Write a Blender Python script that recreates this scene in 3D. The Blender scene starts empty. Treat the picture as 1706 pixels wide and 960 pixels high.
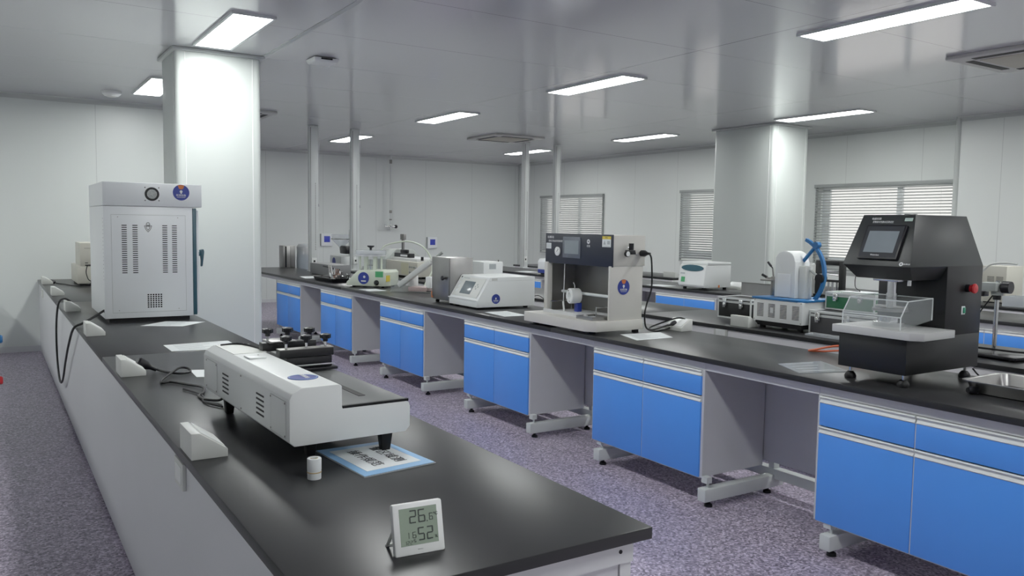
import bpy, bmesh, math, random
from mathutils import Vector, Matrix
random.seed(7)
scene = bpy.context.scene
COL = scene.collection
R = math.radians

# ------------------------------------------------------------------ materials
def new_mat(name):
    m = bpy.data.materials.new(name); m.use_nodes = True
    nt = m.node_tree; b = nt.nodes['Principled BSDF']
    return m, nt, b
def mat(name, col, rough=0.5, metal=0.0, spec=0.5, emit=0.0, coat=0.0, var=0.04, scale=6.0, bump=0.0, aniso=0.0):
    m, nt, b = new_mat(name)
    b.inputs['Roughness'].default_value = rough
    b.inputs['Metallic'].default_value = metal
    b.inputs['Specular IOR Level'].default_value = spec
    b.inputs['Coat Weight'].default_value = coat
    tc = nt.nodes.new('ShaderNodeTexCoord'); nz = nt.nodes.new('ShaderNodeTexNoise')
    nz.inputs['Scale'].default_value = scale; nz.inputs['Detail'].default_value = 3
    nt.links.new(tc.outputs['Object'], nz.inputs['Vector'])
    mx = nt.nodes.new('ShaderNodeMix'); mx.data_type = 'RGBA'
    mx.inputs['A'].default_value = (*[c * (1 - var) for c in col], 1)
    mx.inputs['B'].default_value = (*[min(1, c * (1 + var)) for c in col], 1)
    nt.links.new(nz.outputs['Fac'], mx.inputs['Factor'])
    nt.links.new(mx.outputs['Result'], b.inputs['Base Color'])
    if bump:
        bp = nt.nodes.new('ShaderNodeBump'); bp.inputs['Strength'].default_value = bump
        nt.links.new(nz.outputs['Fac'], bp.inputs['Height']); nt.links.new(bp.outputs['Normal'], b.inputs['Normal'])
    if emit:
        b.inputs['Emission Color'].default_value = (*col, 1); b.inputs['Emission Strength'].default_value = emit
    return m
def math_node(nt, op, a, b=None, c=None):
    n = nt.nodes.new('ShaderNodeMath'); n.operation = op
    for i, v in enumerate((a, b, c)):
        if v is None: continue
        if isinstance(v, (int, float)): n.inputs[i].default_value = v
        else: nt.links.new(v, n.inputs[i])
    return n.outputs[0]
def seam(nt, coord, offset, period, half):
    # 1 inside a seam line, 0 elsewhere
    s = math_node(nt, 'SUBTRACT', coord, offset - period / 2)
    f = math_node(nt, 'FLOORED_MODULO', s, period)
    d = math_node(nt, 'ABSOLUTE', math_node(nt, 'SUBTRACT', f, period / 2))
    return math_node(nt, 'LESS_THAN', d, half)
def panel_mat(name, col, rough, seams, dark=0.45, coat=0.0, wav=0.0, spec=0.5, ior=1.5):
    m, nt, b = new_mat(name)
    tc = nt.nodes.new('ShaderNodeTexCoord'); sp = nt.nodes.new('ShaderNodeSeparateXYZ')
    nt.links.new(tc.outputs['Object'], sp.inputs[0])
    tot = None
    for ax, off, per, half in seams:
        s = seam(nt, sp.outputs[ax], off, per, half)
        tot = s if tot is None else math_node(nt, 'MAXIMUM', tot, s)
    mx = nt.nodes.new('ShaderNodeMix'); mx.data_type = 'RGBA'
    mx.inputs['A'].default_value = (*col, 1); mx.inputs['B'].default_value = (*[c * dark for c in col], 1)
    nt.links.new(tot, mx.inputs['Factor'])
    nt.links.new(mx.outputs['Result'], b.inputs['Base Color'])
    b.inputs['Roughness'].default_value = rough
    b.inputs['Coat Weight'].default_value = coat
    b.inputs['Specular IOR Level'].default_value = spec
    b.inputs['IOR'].default_value = ior
    if wav:
        nz = nt.nodes.new('ShaderNodeTexNoise'); nz.inputs['Scale'].default_value = 1.3; nz.inputs['Detail'].default_value = 2
        nt.links.new(tc.outputs['Object'], nz.inputs['Vector'])
        bp = nt.nodes.new('ShaderNodeBump'); bp.inputs['Strength'].default_value = wav; bp.inputs['Distance'].default_value = 0.02
        nt.links.new(nz.outputs['Fac'], bp.inputs['Height']); nt.links.new(bp.outputs['Normal'], b.inputs['Normal'])
    return m
M = {}
M['wall'] = panel_mat('wall panel', (0.71, 0.75, 0.725), 0.36, [(0, 1.14, 1.15, .003)], .7)
M['wall_y'] = panel_mat('wall panel side', (0.73, 0.76, 0.735), 0.36, [(1, 0.6, 1.15, .003)], .7)
M['column'] = mat('column panel', (0.60, 0.645, 0.615), .36, var=.01)
M['ceiling'] = panel_mat('ceiling panel', (0.60, 0.605, 0.615), 0.12, [(0, 2.07, 2.82, .006), (1, 3.67, 1.23, .003)], .35, wav=.02, spec=1.0, ior=1.75)
M['cove'] = mat('aluminium cove', (0.52, 0.55, 0.53), .4, var=.02)
def floor_mat():
    m, nt, b = new_mat('speckled vinyl')
    tc = nt.nodes.new('ShaderNodeTexCoord')
    v = nt.nodes.new('ShaderNodeTexVoronoi'); v.inputs['Scale'].default_value = 95
    nz = nt.nodes.new('ShaderNodeTexNoise'); nz.inputs['Scale'].default_value = 70; nz.inputs['Detail'].default_value = 4
    for n in (v, nz): nt.links.new(tc.outputs['Object'], n.inputs['Vector'])
    sp = nt.nodes.new('ShaderNodeSeparateColor'); nt.links.new(v.outputs['Color'], sp.inputs[0])
    s = math_node(nt, 'ADD', math_node(nt, 'MULTIPLY', sp.outputs[0], .62), math_node(nt, 'MULTIPLY', nz.outputs['Fac'], .38))
    cr = nt.nodes.new('ShaderNodeValToRGB'); e = cr.color_ramp.elements
    e[0].position = .12; e[0].color = (.06, .052, .075, 1)
    e[1].position = .9; e[1].color = (.80, .75, .86, 1)
    for p, c in ((.35, (.235, .20, .275)), (.55, (.35, .30, .395)), (.72, (.54, .465, .59))):
        k = e.new(p); k.color = (*c, 1)
    nt.links.new(s, cr.inputs[0]); nt.links.new(cr.outputs[0], b.inputs['Base Color'])
    b.inputs['Roughness'].default_value = .42
    return m
M['floor'] = floor_mat()
M['top'] = mat('black epoxy worktop', (.021, .0215, .0225), .29, spec=.17, var=.15, scale=3)
M['lam'] = mat('grey laminate', (.57, .575, .60), .5, var=.02)
M['lamback'] = mat('bench back laminate', (.65, .665, .68), .42, var=.03, scale=2)
M['lampale'] = mat('pale grey bench panel', (.82, .82, .84), .4, var=.02)
M['lamlite'] = mat('pale grey edge strip', (.60, .61, .62), .45, var=.02)
M['blue'] = mat('blue laminate', (.060, .275, .88), .42, var=.03)
M['alu'] = mat('anodised aluminium', (.66, .69, .68), .38, metal=.0, var=.03)
M['frame'] = mat('grey powder coated steel', (.56, .59, .58), .45, var=.02)
M['rubber'] = mat('black rubber', (.005, .005, .006), .5, spec=.25)
M['blackplastic'] = mat('black plastic', (.005, .005, .007), .34, spec=.35)
M['white'] = mat('white enamel', (.76, .79, .775), .35, var=.015)
M['whiteB'] = mat('cool white enamel', (.80, .835, .845), .33, var=.015)
M['cream'] = mat('cream enamel', (.60, .585, .50), .4, var=.02)
M['offwhite'] = mat('off white plastic', (.64, .66, .62), .4, var=.02)
M['greenwhite'] = mat('pale green white plastic', (.62, .68, .55), .4, var=.02)
M['plaster'] = mat('bright white plastic', (.80, .82, .80), .35, var=.01)
M['dark'] = mat('dark slot', (.008, .008, .009), .6, spec=.2)
M['teal'] = mat('dark teal paint', (.015, .075, .105), .35)
M['steel'] = mat('brushed stainless', (.36, .355, .345), .33, metal=1.0, var=.12, scale=9)
M['steeldark'] = mat('dull stainless', (.27, .265, .25), .4, metal=.9, var=.12, scale=5)
M['chrome'] = mat('polished steel', (.7, .71, .71), .18, metal=1.0)
M['navy'] = mat('navy sticker', (.012, .03, .26), .4)
M['orange'] = mat('orange', (.62, .16, .03), .45)
M['yellow'] = mat('yellow', (.72, .56, .05), .45)
M['green'] = mat('bright green sticker', (.06, .36, .13), .45)
M['ink'] = mat('black ink', (.03, .03, .035), .7)
M['lettering'] = mat('white lettering', (.75, .77, .77), .5)
M['palegrey'] = mat('pale grey cream enamel', (.58, .57, .52), .4, var=.02)
M['paper'] = mat('white paper', (.74, .78, .78), .6, var=.02)
M['printed'] = mat('printed grey', (.38, .42, .43), .6, var=.05)
M['paneldark'] = mat('dark slate panel', (.013, .017, .030), .4, spec=.35)
M['blackpaint'] = mat('black fine texture paint', (.007, .0075, .008), .4, spec=.35, var=.05)
M['screen'] = mat('dim touch screen', (.16, .19, .21), .16, var=.12, scale=12, emit=.10)
M['screenblue'] = mat('blue display', (.02, .03, .25), .25, emit=.25)
M['lcd'] = mat('lcd glass', (.25, .32, .24), .22, var=.05)
M['lcdink'] = mat('lcd segments', (.025, .035, .03), .4)
M['lcdfaint'] = mat('lcd faint segments', (.15, .20, .15), .4)
M['red'] = mat('red plastic', (.55, .015, .02), .3)
M['greensw'] = mat('green rocker', (.01, .22, .11), .35)
M['skyblue'] = mat('sky blue border', (.20, .42, .70), .35, var=.05)
M['grime'] = mat('grey plastic', (.33, .36, .34), .45)
M['bluearc'] = mat('blue painted steel', (.01, .13, .36), .35)
M['casegreen'] = mat('green case panel', (.008, .13, .045), .4)
M['tan'] = mat('tan tape edge', (.45, .33, .14), .6)
M['hose'] = mat('orange hose', (.75, .14, .05), .35)
M['blind'] = mat('blind slat', (.62, .65, .64), .4, var=.02)
M['blindrail'] = mat('grey blind rail', (.30, .32, .31), .45)
M['upvc'] = mat('white window frame', (.70, .73, .75), .35)
M['acgrey'] = mat('pale fixture plastic', (.60, .60, .57), .5)
def emis(name, col, s):
    m, nt, b = new_mat(name)
    b.inputs['Base Color'].default_value = (.8, .8, .8, 1)
    b.inputs['Emission Color'].default_value = (*col, 1); b.inputs['Emission Strength'].default_value = s
    return m
M['led'] = emis('led diffuser', (.97, 1.0, .985), 24.0)
def glass(name, col, rough, alpha):
    m, nt, b = new_mat(name)
    b.inputs['Base Color'].default_value = (*col, 1); b.inputs['Roughness'].default_value = rough
    b.inputs['Alpha'].default_value = alpha
    b.inputs['Specular IOR Level'].default_value = .8
    return m
M['acrylic'] = glass('clear acrylic', (.6, .66, .66), .08, .13)
M['acryledge'] = glass('acrylic edge', (.85, .9, .9), .2, .65)
M['film'] = glass('clear plastic film', (.62, .66, .70), .12, .45)
M['bluefilm'] = glass('bluish plastic bag', (.25, .36, .48), .2, .75)
M['glasspane'] = glass('window glass', (.8, .85, .85), .03, .12)

# ------------------------------------------------------------------ mesh builder
class MB:
    def __init__(s): s.bm = bmesh.new()
    def _add(s, vs, fs, T=None):
        if T is not None: vs = [T @ Vector(v) for v in vs]
        bv = [s.bm.verts.new(v) for v in vs]
        for f in fs:
            try: s.bm.faces.new([bv[i] for i in f])
            except ValueError: pass
        return bv
    def _merge(s, b):
        me = bpy.data.meshes.new('tmp'); b.to_mesh(me); b.free(); s.bm.from_mesh(me); bpy.data.meshes.remove(me)
    def box(s, x0, x1, y0, y1, z0, z1, bev=0, T=None, seg=2):
        b = bmesh.new()
        vs = [b.verts.new(v) for v in [(x, y, z) for z in (z0, z1) for y in (y0, y1) for x in (x0, x1)]]
        for f in [(0, 2, 3, 1), (4, 5, 7, 6), (0, 1, 5, 4), (2, 6, 7, 3), (0, 4, 6, 2), (1, 3, 7, 5)]:
            b.faces.new([vs[i] for i in f])
        if bev: bmesh.ops.bevel(b, geom=b.edges[:], offset=bev, segments=seg, affect='EDGES', profile=.5)
        if T is not None: b.transform(T)
        s._merge(b); return s
    def hexa(s, p, bev=0, T=None):
        # 8 points: bottom ring 4 (ccw), top ring 4
        b = bmesh.new(); v = [b.verts.new(q) for q in p]
        for f in [(3, 2, 1, 0), (4, 5, 6, 7), (0, 1, 5, 4), (1, 2, 6, 5), (2, 3, 7, 6), (3, 0, 4, 7)]:
            b.faces.new([v[i] for i in f])
        if bev: bmesh.ops.bevel(b, geom=b.edges[:], offset=bev, segments=2, affect='EDGES', profile=.5)
        if T is not None: b.transform(T)
        bmesh.ops.recalc_face_normals(b, faces=b.faces[:])
        s._merge(b); return s
    def prism(s, prof, a0, a1, axis='y', bev=0, T=None):
        # prof: list of 2d points; axis y -> (x,z); axis x -> (y,z); axis z -> (x,y)
        f = {'y': lambda p, a: (p[0], a, p[1]), 'x': lambda p, a: (a, p[0], p[1]), 'z': lambda p, a: (p[0], p[1], a)}[axis]
        b = bmesh.new(); n = len(prof)
        v0 = [b.verts.new(f(p, a0)) for p in prof]; v1 = [b.verts.new(f(p, a1)) for p in prof]
        b.faces.new(v0); b.faces.new(v1[::-1])
        for i in range(n): b.faces.new([v0[i], v1[i], v1[(i + 1) % n], v0[(i + 1) % n]])
        bmesh.ops.recalc_face_normals(b, faces=b.faces[:])
        if bev: bmesh.ops.bevel(b, geom=b.edges[:], offset=bev, segments=2, affect='EDGES', profile=.5)
        if T is not None: b.transform(T)
        s._merge(b); return s
    def cyl(s, p0, p1, r0, r1=None, seg=20, T=None, caps=True):
        r1 = r0 if r1 is None else r1
        p0 = Vector(p0); p1 = Vector(p1); d = (p1 - p0).normalized()
        a = d.orthogonal().normalized(); c = d.cross(a)
        vs = []
        for p, r in ((p0, r0), (p1, r1)):
            for i in range(seg):
                t = 2 * math.pi * i / seg; vs.append(p + r * (math.cos(t) * a + math.sin(t) * c))
        fs = [(i, (i + 1) % seg, seg + (i + 1) % seg, seg + i) for i in range(seg)]
        if caps: fs += [tuple(range(seg))[::-1], tuple(range(seg, 2 * seg))]
        s._add(vs, fs, T); return s
    def lathe(s, prof, c=(0, 0, 0), ax=(0, 0, 1), seg=28, T=None):
        # prof: (r, h) list along axis
        d = Vector(ax).normalized(); a = d.orthogonal().normalized(); e = d.cross(a); c = Vector(c); vs = []; n = len(prof)
        for r, h in prof:
            for i in range(seg):
                t = 2 * math.pi * i / seg; vs.append(c + d * h + max(r, 1e-5) * (math.cos(t) * a + math.sin(t) * e))
        fs = []
        for k in range(n - 1):
            for i in range(seg): fs.append((k * seg + i, k * seg + (i + 1) % seg, (k + 1) * seg + (i + 1) % seg, (k + 1) * seg + i))
        s._add(vs, fs, T); return s
    def tube(s, pts, r, seg=8, smooth=4, T=None):
        P = [Vector(p) for p in pts]
        if smooth and len(P) > 2:
            Q = []
            for i in range(len(P) - 1):
                a, b, c, d = P[max(i - 1, 0)], P[i], P[i + 1], P[min(i + 2, len(P) - 1)]
                for k in range(smooth):
                    t = k / smooth
                    Q.append(.5 * ((2 * b) + (c - a) * t + (2 * a - 5 * b + 4 * c - d) * t * t + (3 * b - a - 3 * c + d) * t ** 3))
            Q.append(P[-1]); P = Q
        vs = []; n = len(P); up = None
        for i, p in enumerate(P):
            d = (P[min(i + 1, n - 1)] - P[max(i - 1, 0)]).normalized()
            if up is None: up = d.orthogonal().normalized()
            up = (up - d * up.dot(d)); up = up.normalized() if up.length > 1e-6 else d.orthogonal().normalized()
            e = d.cross(up)
            for k in range(seg):
                t = 2 * math.pi * k / seg; vs.append(p + r * (math.cos(t) * up + math.sin(t) * e))
        fs = [(i * seg + k, i * seg + (k + 1) % seg, (i + 1) * seg + (k + 1) % seg, (i + 1) * seg + k) for i in range(n - 1) for k in range(seg)]
        fs += [tuple(range(seg))[::-1], tuple(range((n - 1) * seg, n * seg))]
        s._add(vs, fs, T); return s
    def disc(s, c, n, r, t=.0012, seg=28, sx=1):
        s.cyl(Vector(c), Vector(c) + Vector(n).normalized() * t, r, seg=seg); return s
    def sphere(s, c, r, seg=14, sz=1):
        s.lathe([(r * math.sin(math.pi * i / 8), -r * sz * math.cos(math.pi * i / 8)) for i in range(9)], c, seg=seg); return s
    def build(s, name, m, parent=None):
        bmesh.ops.recalc_face_normals(s.bm, faces=s.bm.faces[:])
        me = bpy.data.meshes.new(name); s.bm.to_mesh(me); s.bm.free()
        me.materials.append(m)
        me.polygons.foreach_set('use_smooth', [True] * len(me.polygons))
        me.set_sharp_from_angle(angle=R(32))
        o = bpy.data.objects.new(name, me); COL.objects.link(o)
        if parent is not None: o.parent = parent
        return o
def FR(o, u, v):
    # frame matrix: local x=u, y=v, z=outward normal
    u = Vector(u).normalized(); v = Vector(v).normalized(); n = u.cross(v).normalized(); v = n.cross(u)
    m = Matrix.Identity(4)
    for i in range(3): m[i][0], m[i][1], m[i][2], m[i][3] = u[i], v[i], n[i], o[i]
    return m
FACE_Y = lambda o: FR(o, (1, 0, 0), (0, 0, 1))      # looks towards -Y
FACE_X = lambda o: FR(o, (0, -1, 0), (0, 0, 1))     # looks towards -X
def tag(o, label=None, cat=None, group=None, kind=None):
    if label: o['label'] = label
    if cat: o['category'] = cat
    if group: o['group'] = group
    if kind: o['kind'] = kind
    return o
def thing(name, label, cat, loc=(0, 0, 0), rz=0, group=None):
    o = bpy.data.objects.new(name, None); o.empty_display_size = .1; COL.objects.link(o)
    o.location = loc; o.rotation_euler = (0, 0, rz)
    return tag(o, label, cat, group)
def struct(name, mb, m):
    return tag(mb.build(name, m), kind='structure')
def txt(name, s, size, m, parent, T, align='LEFT', ext=.0004, sx=1.0):
    cu = bpy.data.curves.new('t', 'FONT'); cu.body = s; cu.size = size; cu.align_x = align; cu.align_y = 'CENTER'
    cu.resolution_u = 2; cu.extrude = ext
    to = bpy.data.objects.new('t', cu); COL.objects.link(to)
    bpy.context.view_layer.update()
    me = bpy.data.meshes.new_from_object(to.evaluated_get(bpy.context.evaluated_depsgraph_get()))
    bpy.data.objects.remove(to)
    me.transform(T @ Matrix.Translation((0, 0, .0006)) @ Matrix.Diagonal((sx, 1, 1, 1)))
    me.materials.clear(); me.materials.append(m); me.name = name
    o = bpy.data.objects.new(name, me); COL.objects.link(o); o.parent = parent
    return o
def sticker(parent, T, r, tab=True, chars='检测设备'):
    st = MB().cyl((0, 0, 0), (0, 0, .0012), r, seg=36, T=T).build('sticker', M['navy'], parent)
    st['label'] = 'round navy blue sticker' + (' with an orange tab' if tab else '')
    if tab:
        b = MB(); pts = [(r * .97 * math.sin(a), r * .97 * math.cos(a)) for a in [R(t) for t in range(-24, 25, 6)]]
        b.prism(pts + [(r * .24, r * .48), (0, r * .4), (-r * .24, r * .48)], .0013, .0022, 'z', T=T); b.build('sticker_tab', M['orange'], st)
    e = MB(); e.lathe([(0, .0014), (r * .17, .0014), (r * .17, .0021), (0, .0021)], (0, r * .12, 0), (0, 0, 1), seg=16, T=T)
    e.box(-r * .07, r * .07, -r * .16, 0, .0014, .0021, T=T)
    e.build('emblem', M['lettering'], st)
    txt('sticker_lettering', chars, r * .3, M['lettering'], st, T @ Matrix.Translation((0, -r * .36, .0012)), 'CENTER')
    e = MB().box(-r * .5, r * .5, -r * .62, -r * .58, .0014, .002, T=T); e.build('sticker_line', M['lettering'], st)
    return st
def slots(mb, u0, u1, v0, v1, n, frac, T, d=.0012, ang=0):
    h = (v1 - v0) / n
    for i in range(n):
        c = v0 + (i + .5) * h
        mb.box(u0, u1, c - h * frac / 2, c + h * frac / 2, -d, d, T=T)
def screws(parent, pts, T, r=.0035, name='screw'):
    for x, y in pts:
        MB().cyl((x, y, 0), (x, y, .0015), r, seg=10, T=T).build(name, M['steeldark'], parent)

# ------------------------------------------------------------------ camera
CAMH = 1.56
def make_camera():
    F = 1368.0; yaw, p, ro = R(32.6), R(4.285), R(-.88)
    f = Vector((math.sin(yaw) * math.cos(p), math.cos(yaw) * math.cos(p), -math.sin(p)))
    rt = Vector((math.cos(yaw), -math.sin(yaw), 0)); dn = f.cross(rt)
    r2 = math.cos(ro) * rt + math.sin(ro) * dn; d2 = -math.sin(ro) * rt + math.cos(ro) * dn
    cam = bpy.data.cameras.new('camera'); cam.sensor_width = 36; cam.sensor_fit = 'HORIZONTAL'; cam.lens = F / 1706 * 36
    cam.clip_start = .05; cam.clip_end = 100
    o = bpy.data.objects.new('camera', cam); COL.objects.link(o)
    m = Matrix.Identity(4)
    for i in range(3): m[i][0], m[i][1], m[i][2] = r2[i], -d2[i], -f[i]
    m[2][3] = CAMH; o.matrix_world = m; scene.camera = o
make_camera()

# ------------------------------------------------------------------ room shell
CZ = 3.0
struct('floor', MB().box(-3.6, 10.7, -8.2, 16.3, -.1, 0), M['floor'])
struct('ceiling', MB().box(-3.6, 10.7, -8.2, 16.3, CZ, CZ + .1), M['ceiling'])
struct('wall_back_left', MB().box(-3.6, 2.2, 11.16, 11.3, 0, CZ), M['wall'])
struct('wall_jog', MB().box(2.08, 2.2, 11.3, 16.1, 0, CZ), M['wall_y'])
struct('wall_back', MB().box(2.08, 10.7, 16.1, 16.25, 0, CZ), M['wall'])
struct('wall_left', MB().box(-3.6, -3.5, -8.1, 11.16, 0, CZ), M['wall_y'])
struct('wall_front', MB().box(-3.6, 10.7, -8.2, -8.1, 0, CZ), M['wall'])
WX = 10.5
WINS = [(13.05, 15.2), (8.6, 10.78), (5.88, 7.9)]
WZ0, WZ1 = 1.05, 2.22
b = MB(); ys = [-8.1]
for a, c in sorted(WINS): ys += [a, c]
ys.append(16.1)
for i in range(0, len(ys), 2): b.box(WX, WX + .14, ys[i], ys[i + 1], 0, CZ)
for a, c in WINS: b.box(WX, WX + .14, a, c, 0, WZ0); b.box(WX, WX + .14, a, c, WZ1, CZ)
struct('wall_right', b, M['wall_y'])
struct('wall_right_near', MB().box(10.24, WX, -8.1, 5.74, 0, CZ), M['wall_y'])
struct('trim_1', MB().cyl((10.25, 5.74, 0), (10.25, 5.74, CZ), .035), M['cove'])
# coving between walls and ceiling
def cove(name, p0, p1, inw):
    # quarter round profile extruded along p0->p1
    p0 = Vector(p0); p1 = Vector(p1); n = Vector(inw); r = .055; bb = MB(); vs = []; fs = []; k = 7
    for p in (p0, p1):
        vs.append(p.copy())
        for i in range(k):
            t = math.pi / 2 * i / (k - 1)
            vs.append(p + n * r * (1 - math.sin(t)) + Vector((0, 0, -r * (1 - math.cos(t)))))
    m_ = k + 1
    for i in range(k): fs.append((i, (i + 1) % m_, m_ + (i + 1) % m_, m_ + i))
    fs.append((k, 0, m_, m_ + k))
    bb._add(vs, fs); struct(name, bb, M['cove'])
cove('trim_2', (-3.5, 11.16, CZ), (2.2, 11.16, CZ), (0, -1, 0))
cove('trim_3', (2.2, 16.1, CZ), (WX, 16.1, CZ), (0, -1, 0))
cove('trim_4', (WX, 5.74, CZ), (WX, 16.1, CZ), (-1, 0, 0))
cove('trim_5', (10.24, -8.1, CZ), (10.24, 5.74, CZ), (-1, 0, 0))
struct('trim_6', MB().cyl((WX - .02, 16.08, 0), (WX - .02, 16.08, CZ), .05), M['cove'])
struct('baseboard_left', MB().box(-3.5, 2.2, 11.14, 11.16, 0, .07), M['lamback'])
struct('baseboard_back', MB().box(2.2, WX, 16.08, 16.1, 0, .07), M['lamback'])
def column(name, x0, x1, y0, y1, label):
    t = thing(name, label, 'column', ((x0 + x1) / 2, (y0 + y1) / 2, 0)); t['kind'] = 'structure'
    w, d = (x1 - x0) / 2, (y1 - y0) / 2
    MB().box(-w, w, -d, d, 0, CZ, .045, seg=4).build('cladding', M['column'], t)
    bb = MB()
    bb.box(-w - .03, w + .03, -d - .03, d + .03, CZ - .03, CZ, .012)
    bb.build('cornice', M['cove'], t)
    bb = MB()
    for sx in (-1, 1):
        bb.box(sx * (w - .075) - .004, sx * (w - .075) + .004, -d - .003, -d + .01, 0.0, CZ - .035, .001)
        bb.box(sx * w - .003, sx * w + .003, -d + .07, -d + .078, 0, CZ - .035, .001)
    bb.build('corner_strip', M['plaster'], t)
    return t
column('column', 1.345, 2.05, 7.31, 7.94, 'wide white clad column right behind the white oven on the left bench')
column('column', 8.92, 9.64, 7.49, 8.57, 'white clad column standing between the two right-hand windows')
struct('trim_7', MB().box(2.052, 2.088, -8.1, 7.27, CZ - .004, CZ - .0005), M['cove'])
# windows and blinds
def window(i, y0, y1):
    t = thing('window_%d' % i, None, None, (WX + .07, (y0 + y1) / 2, WZ0)); t['kind'] = 'structure'
    w = (y1 - y0) / 2; h = WZ1 - WZ0
    b = MB()
    b.box(-.03, .03, -w, -w + .06, 0, h); b.box(-.03, .03, w - .06, w, 0, h); b.box(-.03, .03, -w + .06, w - .06, 0, .06); b.box(-.03, .03, -w + .06, w - .06, h - .05, h)
    b.build('window_frame', M['upvc'], t)
    b = MB(); m = -w * .22
    b.box(-.035, .0, m - .04, m + .04, .06, h - .05); b.box(-.035, 0, w - .13, w - .06, .06, h - .05); b.box(-.035, 0, m, w - .1, .06, .13)
    b.build('sash', M['upvc'], t)
    MB().box(.012, .016, -w + .06, w - .06, .06, h - .05).build('pane', M['glasspane'], t)
    return t
for i, (a, c) in enumerate(WINS): window(i + 1, a, c)
def blind(y0, y1, ang, z0, label):
    t = thing('venetian_blind', label, 'blind', (WX - .045, (y0 + y1) / 2, 2.25), 0, None)
    w = (y1 - y0) / 2
    MB().box(-.025, .03, -w, w, -.05, 0, .006).build('head_rail', M['blindrail'], t)
    b = MB(); n = int((2.25 - .06 - z0) / .04)
    for k in range(n):
        T = Matrix.Translation((0, 0, -.07 - k * .04)) @ Matrix.Rotation(R(ang), 4, 'Y')
        b.box(-.0215, .0215, -w + .02, w - .02, -.0006, .0006, T=T)
    b.build('slats', M['blind'], t)
    b = MB()
    for y in (-w * .8, 0, w * .8): b.cyl((-.0135, y, -.05), (-.0135, y, z0 - 2.25 + .01), .0012, seg=6)
    b.build('ladder_cord', M['lamlite'], t)
    MB().box(-.014, .014, -w + .02, w - .02, z0 - 2.25 - .01, z0 - 2.25 + .012, .003).build('bottom_rail', M['blindrail'], t)
    for q in (-w + .01, w - .03): MB().box(.0, .034, q, q + .02, z0 - 2.25, -.05).build('side_channel', M['blindrail'], t)
    return t
blind(13.0, 15.22, 46, 1.0, 'grey venetian blind on the far window behind the thin pole')
blind(8.55, 10.82, 46, 1.0, 'half-hidden venetian blind left of the right-hand column')
blind(5.82, 7.98, 22, 1.0, 'wide bright venetian blind behind the black tester')

# ------------------------------------------------------------------ ceiling fixtures
def led(x, y, label, group=None):
    t = thing('ceiling_light', label, 'ceiling light', (x, y, CZ), 0, group)
    b = MB(); w, l, f = .155, .63, .02
    b.box(-w, -w + f, -l, l, -.018, 0); b.box(w - f, w, -l, l, -.018, 0); b.box(-w + f, w - f, -l, -l + f, -.018, 0); b.box(-w + f, w - f, l - f, l, -.018, 0)
    b.build('light_frame', M['alu'], t)
    MB().box(-w + f, w - f, -l + f, l - f, -.014, -.002).build('diffuser', M['led'], t)
LIGHTS = {
    (1.6, 6.49): 'bright LED ceiling panel right in front of the big left column',
    (1.57, 9.6): 'LED ceiling panel half hidden behind the big left column',
    (5.2, 3.44): 'long LED ceiling panel at the upper right, nearest the black tester',
    (5.2, 6.66): 'LED ceiling panel above the middle, straight ahead over the slate-fronted tester',
    (5.2, 9.82): 'LED ceiling panel second from the far end, above the glass-chamber balance',
    (5.2, 13.25): 'farthest LED ceiling panel, crossed by a thin white pole',
    (8.8, 13.3): 'small LED ceiling panel beside the far air conditioner and poles',
    (8.8, 9.95): 'LED ceiling panel left of the right-hand column, over the far aisle',
    (8.8, 6.65): 'LED ceiling panel just in front of the right-hand column top'}
for (x, y), l in LIGHTS.items(): led(x, y, l)
for x, y in ((1.6, 3.3), (1.6, 0.1), (5.2, .2), (8.8, 3.4), (-1.9, 6.5), (-1.9, 9.4), (8.8, .2), (1.6, -3.1), (5.2, -3.1), (8.8, -3.1), (1.6, -6.3), (5.2, -6.3)):
    led(x, y, 'LED ceiling panel outside the picture', 'ceiling panels outside the picture')
def cassette(x, y, label, s=.46):
    t = thing('air_conditioner', label, 'air conditioner', (x, y, CZ))
    MB().box(-s, s, -s, s, -.03, 0, .008).build('panel', M['acgrey'], t)
    b = MB()
    for k in range(4):
        T = Matrix.Rotation(k * math.pi / 2, 4, 'Z')
        b.box(-s * .62, s * .62, s * .70, s * .84, -.033, -.029, T=T)
    b.build('air_slot', M['dark'], t)
    MB().box(-s * .6, s * .6, -s * .6, s * .6, -.036, -.028, .004).build('grille', mat('warm grille', (.50, .47, .38), .5), t)
cassette(7.15, 11.45, 'ceiling air conditioner cassette near the far poles')
cassette(7.12, 3.42, 'ceiling air conditioner cassette cut by the right edge of the picture')
cassette(2.76, 11.2, 'ceiling vent cassette mostly hidden by the big left column')
t = thing('smoke_detector', 'round white smoke detector on the ceiling left of the big column', 'smoke detector', (1.22, 10.3, CZ))
MB().lathe([(.055, -.055), (.075, -.05), (.10, -.025), (.105, 0), (0, 0)], seg=32).build('dome', M['plaster'], t)
MB().lathe([(0, -.06), (.05, -.06), (.056, -.055)], seg=24).build('sensor', M['acgrey'], t)
t = thing('access_point', 'small white square box fixed to the ceiling beside the big column', 'access point', (2.52, 7.08, CZ))
MB().hexa([(-.10, -.10, -.045), (.10, -.10, -.045), (.10, .10, -.045), (-.10, .10, -.045), (-.115, -.115, -.008), (.115, -.115, -.008), (.115, .115, -.008), (-.115, .115, -.008)], .008).build('housing', M['plaster'], t)
MB().box(-.09, .09, -.09, .09, -.012, 0).build('bracket', M['dark'], t)
MB().box(-.05, .05, -.118, -.108, -.025, -.012).build('port', M['dark'], t)

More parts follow.
